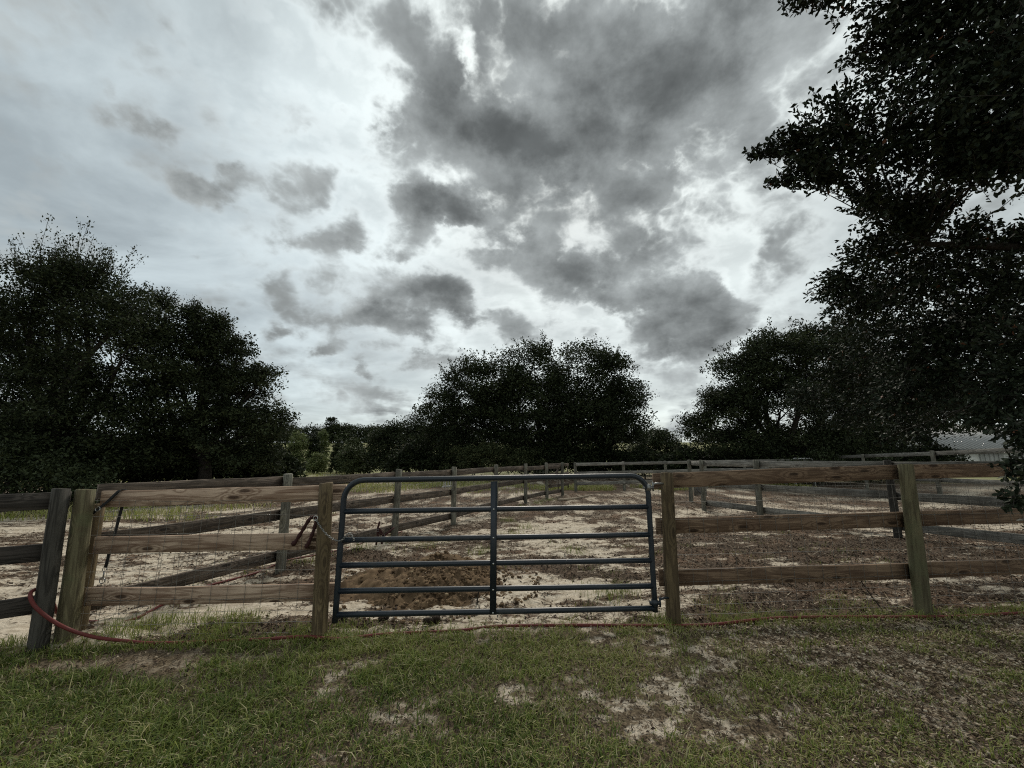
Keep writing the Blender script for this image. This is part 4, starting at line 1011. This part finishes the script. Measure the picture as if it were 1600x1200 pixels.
# ------------------------------------------------------------------ the near oak that overhangs the right side
NEAR = [(3.8, 2.55, 5.33, .8), (3.4, 2.73, 5.46, .6), (2.98, 2.88, 5.75, .40), (2.66, 3.08, 5.74, .17), (3.32, 3.01, 5.03, .46), (3.61, 2.79, 4.58, .6), (3.7, 2.57, 4.12, .6), (3.06, 3.47, 4.75, .40), (2.81, 3.68, 4.73, .22), (2.52, 3.79, 4.68, .08), (2.66, 3.76, 4.70, .13), (2.71, 3.84, 4.37, .06), (2.80, 3.75, 4.36, .11), (2.98, 3.62, 4.50, .20), (3.10, 3.62, 4.28, .20), (2.92, 3.55, 4.33, .28), (3.38, 3.32, 4.44, .50), (3.70, 3.06, 4.20, .42), (4.0, 2.79, 4.05, .36), (3.78, 2.95, 4.05, .28), (3.44, 3.6, 4.01, .25), (3.94, 3.8, 4.07, .40), (4.02, 4.25, 3.82, .40), (3.91, 4.7, 3.56, .33), (4.3, 4.75, 3.33, .53), (4.70, 4.3, 3.58, .56), (5.05, 3.93, 3.38, .54), (4.84, 4.83, 2.87, .55), (5.17, 4.43, 2.83, .58), (5.0, 3.89, 2.47, .6), (5.02, 4.73, 2.3, .45), (4.75, 3.98, 1.98, .40), (3.78, 3.07, 1.42, .18), (4.02, 3.23, 1.66, .24), (3.56, 3.01, 1.20, .09), (3.74, 3.02, 1.05, .10), (5.96, 6.73, 3.6, .75), (7.11, 6.65, 4.06, .9), (8.31, 6.73, 3.63, .9), (6.56, 6.88, 2.77, .85), (7.66, 6.92, 2.55, .85), (8.02, 6.43, 2.48, .8), (5.5, 6.83, 3.0, .5), (6.09, 7.47, 2.34, .6), (6.98, 7.23, 2.01, .42), (5.62, 7.89, 2.7, .45), (5.85, 6.1, 4.2, .45), (4.25, 3.59, 4.07, .22), (4.07, 3.72, 3.91, .30), (4.61, 3.74, 3.81, .22), (3.68, 2.73, 3.80, .25), (3.77, 2.65, 3.72, .28), (3.72, 3.01, 3.94, .20), (5.0, 3.65, 3.72, .20), (4.88, 5.16, 2.2, .38), (4.5, 4.54, 1.73, .11), (4.13, 4.64, 1.72, .08)]
OFF = [(4.8, 2.2, 4.9, .9), (5.6, 2.9, 4.4, .9), (5.4, 3.2, 6.0, 1.1), (6.6, 4.0, 5.4, 1.2), (6.4, 4.6, 3.6, 1.0), (4.6, 1.0, 5.4, 1.1), (6.2, 1.2, 5.0, 1.2), (7.6, 2.6, 5.6, 1.3), (5.8, .2, 4.2, 1.0), (7.8, 5.6, 4.6, 1.3), (6.0, 5.6, 6.2, 1.1), (8.6, 4.0, 3.6, 1.2), (4.9, 2.9, 1.9, .4), (5.6, 3.6, 2.2, .5), (4.2, 1.6, 6.6, 1.0), (5.6, 2.0, 7.2, 1.2), (7.2, 4.4, 7.4, 1.4)]
def near_oak():
    base = Vector((7.4, 3.6, 0))
    t = thing('oak_tree', 'nearest oak, its glossy leafy branches overhanging the right side of the frame', 'oak tree', base, 'oak trees round the paddocks')
    V, F = tube_np(bezier([base + Vector((0, 0, -.3)), base + Vector((-.08, .02, 1.1)), base + Vector((-.25, 0, 2.3)), base + Vector((-.3, .1, 3.4))], 12), [.40, .33, .29, .28, .27, .26, .26, .25, .25, .24, .23, .21, .18], 14)
    obj('trunk', mesh_np('trunk', V, F, M['bark'], True), t)
    crotch = base + Vector((-.28, .06, 2.9))
    hubs = [Vector(q) for q in ((4.5, 2.5, 5.3), (4.3, 3.95, 3.72), (5.2, 4.5, 3.0), (4.9, 3.6, 2.1), (6.2, 2.0, 5.4), (6.8, 4.4, 5.2), (7.2, 6.0, 3.4))]
    limbs = [Acc() for _ in hubs]
    hub_pts = []
    for a, h in zip(limbs, hubs):
        P = bezier([crotch, crotch.lerp(h, .5) + Vector((0, random.uniform(-.2, .2), .55 if h.z > 4.5 else .1)), h], 8)
        hub_pts.append(P)
        a.add(*tube_np(P, [.10 - .0095 * i for i in range(9)], 8))
    LP, LA, LS = [], [], []
    tw = Acc()
    for (x, y, z, r) in NEAR + OFF:
        c = Vector((x, y, z)); off = (x, y, z, r) in OFF
        k = min(range(len(hubs)), key=lambda q: (hubs[q] - c).length)
        P = hub_pts[k]; s = min(P[3:], key=lambda q: (q - c).length)
        br = bezier([s, s.lerp(c, .5) + Vector((random.uniform(-.1, .1), random.uniform(-.1, .1), .12)), c], 6)
        limbs[k].add(*tube_np(br, [q_ * min(1, .25 + r * 1.5) for q_ in (.020, .017, .014, .012, .009, .006, .003)], 5))
        dirb = (c - s).normalized()
        far_ = y > 5.8
        nt = max(5, int((90 if off else 300 if far_ else 760) * r ** 2 + 55 * r))
        d = unit(nt); rr = (.2 + .8 * RNG.random(nt) ** .55)
        tp = np.array(c) + d * (rr * r * .95)[:, None] * np.array([1, 1, .85])
        td = d * .7 + np.array(dirb) * .8 + RNG.normal(size=(nt, 3)) * .45
        td /= np.linalg.norm(td, axis=1, keepdims=True)
        tl = np.minimum(.14 + .20 * RNG.random(nt), r * .9 + .05)
        for q in range(nt):
            if q % 4 == 0 or r < .2:
                tw.add(*tube_np([tuple(tp[q] - td[q] * tl[q]), tuple(tp[q] - td[q] * tl[q] * .4 + RNG.normal(size=3) * .01), tuple(tp[q] + td[q] * .02)], [.0035, .0025, .0015], 3, False))
            m = int(9 + 8 * RNG.random()) if not off else 7
            u = np.linspace(0, 1, m)
            LP.append(tp[q] - td[q] * tl[q] * (1 - u)[:, None] + RNG.normal(size=(m, 3)) * .006)
            ax = td[q] * .75 + unit(m) * .85
            LA.append(ax / np.linalg.norm(ax, axis=1, keepdims=True))
            LS.append((.036 + .028 * RNG.random(m)) * (1.35 if off else 1.12 if far_ else 1))
    for a in limbs: obj('limb', a.mesh('limb', M['bark'], True), t)
    obj('twigs', tw.mesh('twigs', M['bark']), t)['kind'] = 'stuff'
    P = np.concatenate(LP); A_ = np.concatenate(LA); S = np.concatenate(LS); n = len(P)
    nr = unit(n) + np.array([0, 0, .6]); nr -= A_ * (nr * A_).sum(1, keepdims=True); nr /= np.linalg.norm(nr, axis=1, keepdims=True)
    B = np.cross(nr, A_)
    tone = np.clip(RNG.random(n), 0, .955); tone[RNG.random(n) < .004] = 1.0
    # outline of an oval leaf: base, two shoulders, two flanks, tip
    T0 = np.array([(0, 0, 0), (.28, .17, .03), (.28, -.17, .03), (.66, .225, .02), (.66, -.225, .02), (1, 0, -.06)])
    FT = np.array([(0, 2, 1), (2, 4, 1), (1, 4, 3), (4, 5, 3)])
    c_, s_ = math.cos(R(10.45)), math.sin(R(10.45))
    dep = P[:, 1] * c_ + (P[:, 2] - 1.5) * s_; upv = -P[:, 1] * s_ + (P[:, 2] - 1.5) * c_
    vis = (dep > .3) & (np.abs(P[:, 0] / dep) < 1.22) & (np.abs(upv / dep) < .92)
    score = np.where(vis, S / np.maximum(dep, .3), 0)
    big = np.argsort(-score)[:290]
    rest = np.setdiff1d(np.arange(n), big)
    Vr = (P[rest, None] + S[rest, None, None] * (T0[None, :, 0:1] * A_[rest, None] + T0[None, :, 1:2] * B[rest, None] + T0[None, :, 2:3] * nr[rest, None])).reshape(-1, 3)
    Fr = (np.arange(len(rest))[:, None, None] * 6 + FT[None]).reshape(-1, 3)
    o = obj('crown', mesh_np('crown', Vr, Fr, M['near_leaf'], False, {'tone': np.repeat(tone[rest], 6)}), t); o['kind'] = 'stuff'
    pool = [mesh_np('leaf', T0 * np.array([1, 1, q]), FT, M['near_leaf'], False, {'tone': np.full(6, tn)}) for q, tn in ((1, .2), (1.5, .5), (.5, .8), (1.2, .93), (1, .65))]
    for i_, q in enumerate(big):
        mt = Matrix((A_[q] * S[q], B[q] * S[q], nr[q] * S[q])).transposed().to_4x4(); mt.translation = Vector(P[q])
        obj('leaf', pool[i_ % 5], t, mat4=mt)
    print('near leaves', n)
near_oak()

# ------------------------------------------------------------------ grass, litter and weeds
def blades(x, y, h, w, tone, lean=.5):
    n = len(x); z = ground_z(x, y) - .004
    a = RNG.random(n) * 6.283; dx, dy = np.cos(a), np.sin(a)
    b = a + 1.57 + RNG.normal(size=n) * .5; wx, wy = np.cos(b) * w / 2, np.sin(b) * w / 2
    ln = lean * (.25 + 1.0 * RNG.random(n)) * h
    V = np.empty((n, 5, 3))
    V[:, 0] = np.stack([x - wx, y - wy, z], 1); V[:, 1] = np.stack([x + wx, y + wy, z], 1)
    mx, my, mz = x + dx * ln * .35, y + dy * ln * .35, z + h * .62
    V[:, 2] = np.stack([mx + wx * .8, my + wy * .8, mz], 1); V[:, 3] = np.stack([mx - wx * .8, my - wy * .8, mz], 1)
    V[:, 4] = np.stack([x + dx * ln * 1.25, y + dy * ln * 1.25, z + h * (1.02 - .35 * lean * RNG.random(n))], 1)
    i = np.arange(n)[:, None] * 5
    F = np.concatenate([i + np.array([[0, 1, 2]]), i + np.array([[0, 2, 3]]), i + np.array([[3, 2, 4]])])
    return V.reshape(-1, 3), F, np.repeat(tone, 5)

def scatter_grass():
    N = 560000
    y = 1.75 + 2.95 * RNG.random(N) ** .9; x = RNG.uniform(-1, 1, N) * (.9 + 1.35 * y)
    g = grass_at(x, y) * lawn_mask(x, y)
    keep = RNG.random(N) < g ** 1.4 * .46
    x, y, g = x[keep], y[keep], g[keep]
    n = len(x)
    tuft = fbm(x * 7, y * 7, 51, 2)
    lush = sst(1.3, -1.0, x)
    h = (.020 + .036 * RNG.random(n)) * (.45 + 1.15 * tuft) * (.72 + .34 * lush) * (1 + .9 * (RNG.random(n) < .04))
    hue = fbm(x * .8, y * 1.1, 52, 3)
    tone = np.clip(.02 + .62 * RNG.random(n) + (hue - .5) * .6 + .16 * (1 - lush), 0, .84)
    dry = RNG.random(n) < (.15 + .20 * (1 - lush))
    tone[dry] = .80 + .2 * RNG.random(dry.sum())
    parts = [blades(x, y, h, .0046 + .0032 * RNG.random(n), tone, 1.05)]
    # taller tufts along the fence feet and as weeds in the pens
    spots = []
    for k in range(230):
        xx = RNG.uniform(-4.6, 5.5); spots.append((xx, float(lawn_edge(xx)) + RNG.normal() * .10 + .06, .04 + .05 * RNG.random(), .06, 26 if not -1.4 < xx < 1.3 else 7))
    for k in range(26): spots.append((RNG.uniform(-3.6, -2.3), RNG.uniform(3.75, 4.3), .09, .10, 50))
    for k in range(60): spots.append((RNG.uniform(-4.5, 6), RNG.uniform(4.4, 9), .05 + .05 * RNG.random(), .10, 20))
    for (a, b) in ((-2.9, 6.2), (-2.5, 7.3), (-1.35, 7.55), (.4, 9.5), (.15, 8.6), (-.1, 10.3), (1.25, 5.1), (1.2, 4.9), (.9, 14.2), (1.2, 15.3), (1.5, 15.6), (.3, 13.5), (.9, 7.1), (2.2, 4.6), (3.5, 4.7), (-.4, 6.9)):
        spots += [(a + RNG.normal() * .1, b + RNG.normal() * .1, .10 + .06 * RNG.random(), .13, 90)]
    for k in range(90): spots.append((RNG.uniform(1.2, 5.2), RNG.uniform(2.1, 4.2), .05 + .04 * RNG.random(), .05, 28))
    for (a, b, hh, sd, m) in spots:
        xx = a + RNG.normal(size=m) * sd; yy = b + RNG.normal(size=m) * sd * .7
        parts.append(blades(xx, yy, hh * (.5 + .8 * RNG.random(m)), np.full(m, .0045), np.clip(.12 + .55 * RNG.random(m) + .15 * RNG.random(), 0, 1), .8))
    n0 = 0; V, F, T_ = [], [], []
    for v, f, tn in parts: V.append(v); F.append(f + n0); T_.append(tn); n0 += len(v)
    me = mesh_np('grass', np.concatenate(V), np.concatenate(F), M['grass'], False, {'tone': np.concatenate(T_)})
    print('blades', n0 // 5)
    tag(obj('grass', me), 'patchy green lawn grass in front of the gate', 'grass', None, 'stuff')

    # rough grass beyond the left pen and along the back, taller and sparser
    P = []
    for (x0, x1, y0, y1, m) in ((-14, -5, 10.5, 13.5, 3000), (-12, 1, 19, 29, 9000), (-40, -12, 22, 46, 8000), (1.0, 9, 20.6, 23, 5000), (8.5, 16, 22, 25, 4000)):
        P.append(np.stack([RNG.uniform(x0, x1, m), RNG.uniform(y0, y1, m)], 1))
    P = np.concatenate(P); m = len(P)
    q = fbm(P[:, 0] * .5, P[:, 1] * .5, 77, 3); P = P[q > .45]; m = len(P)
    d = np.hypot(P[:, 0], P[:, 1])
    V, F, T_ = blades(P[:, 0], P[:, 1], .12 + .16 * RNG.random(m), .006 + .0009 * d, np.clip(.45 + .55 * RNG.random(m), 0, 1), .7)
    tag(obj('rough_grass', mesh_np('rough_grass', V, F, M['grass'], False, {'tone': T_})), 'rough yellow green grass beyond the weathered fence', 'grass', None, 'stuff')
scatter_grass()

def scatter_litter():
    N = 560000
    y = 1.8 + 16.5 * RNG.random(N) ** 1.6; x = RNG.uniform(-1.32, 1.32, N) * (y + .5)
    lm = lawn_mask(x, y); li = litter_at(x, y)
    under = sst(1.0, 3.0, x) * sst(5.0, 4.2, y)
    p = np.where(lm > .5, .16 + 1.0 * under + .16 * (1 - grass_at(x, y)), li ** 1.5 * .52)
    keep = RNG.random(N) < p
    x, y, lm, li, under = x[keep], y[keep], lm[keep], li[keep], under[keep]; n = len(x)
    L = (.018 + .030 * RNG.random(n)) * (1 + .035 * y); W = L * (.30 + .25 * RNG.random(n))
    straw = RNG.random(n) < .30
    L[lm > .5] *= .62; W[lm > .5] *= .62
    L[straw] *= 2.0; W[straw] = .004 + .0006 * y[straw]
    tw = RNG.random(n) < .035 * (lm < .5) * sst(.8, 1.8, x)
    L[tw] = .10 + .28 * RNG.random(tw.sum()); W[tw] = .005 + .006 * RNG.random(tw.sum())
    z = ground_z(x, y) + .004 + .012 * RNG.random(n)
    a = RNG.random(n) * 6.283; t1 = RNG.normal(size=n) * .35; t2 = RNG.normal(size=n) * .4
    ux, uy, uz = np.cos(a) * np.cos(t1), np.sin(a) * np.cos(t1), np.sin(t1)
    vx, vy, vz = -np.sin(a) * np.cos(t2), np.cos(a) * np.cos(t2), np.sin(t2)
    P = np.stack([x, y, z], 1); U = np.stack([ux, uy, uz], 1) * L[:, None] / 2; W_ = np.stack([vx, vy, vz], 1) * W[:, None] / 2
    up = np.zeros((n, 3)); up[:, 2] = W * .25
    V = np.stack([P - U, P - W_ + up, P + U, P + W_ + up], 1).reshape(-1, 3)
    i = np.arange(n)[:, None] * 4
    F = np.concatenate([i + np.array([[0, 1, 2]]), i + np.array([[0, 2, 3]])])
    tone = np.clip(RNG.random(n) ** 1.3 * .80 + .10 * straw + .16 * under * RNG.random(n), 0, .93)
    br = RNG.random(n) < .035 + .10 * straw + .07 * under * (lm > .5)
    tone[br] = .92 + .08 * RNG.random(br.sum())
    tone[tw] = .80 + .2 * RNG.random(tw.sum())
    print('litter', n)
    tag(obj('fallen_leaves', mesh_np('fallen_leaves', V, F, M['litter'], False, {'tone': np.repeat(tone, 4)})), 'dry brown oak leaves and straw strewn over the sand', 'leaves', None, 'stuff')
    # acorns and pebbles under the near oak
    N = 7000
    x = RNG.uniform(1.0, 6.0, N); y = RNG.uniform(1.9, 4.4, N)
    k = RNG.random(N) < .55 * sst(.8, 3.2, x) * lawn_mask(x, y); x, y = x[k], y[k]
    VV, FF, TT = [], [], []
    z = ground_z(x, y)
    for j in range(len(x)):
        v, f = lump_np((x[j], y[j], z[j] + .016), .0070 + .0055 * RNG.random(), j, .7)
        VV.append(v); FF.append(f + 12 * j); TT.append(np.full(12, .82 + .18 * RNG.random()))
    tag(obj('pebbles', mesh_np('pebbles', np.concatenate(VV), np.concatenate(FF), M['litter'], True, {'tone': np.concatenate(TT)})), 'small tan acorns and pebbles scattered under the near oak', 'pebbles', None, 'stuff')
scatter_litter()
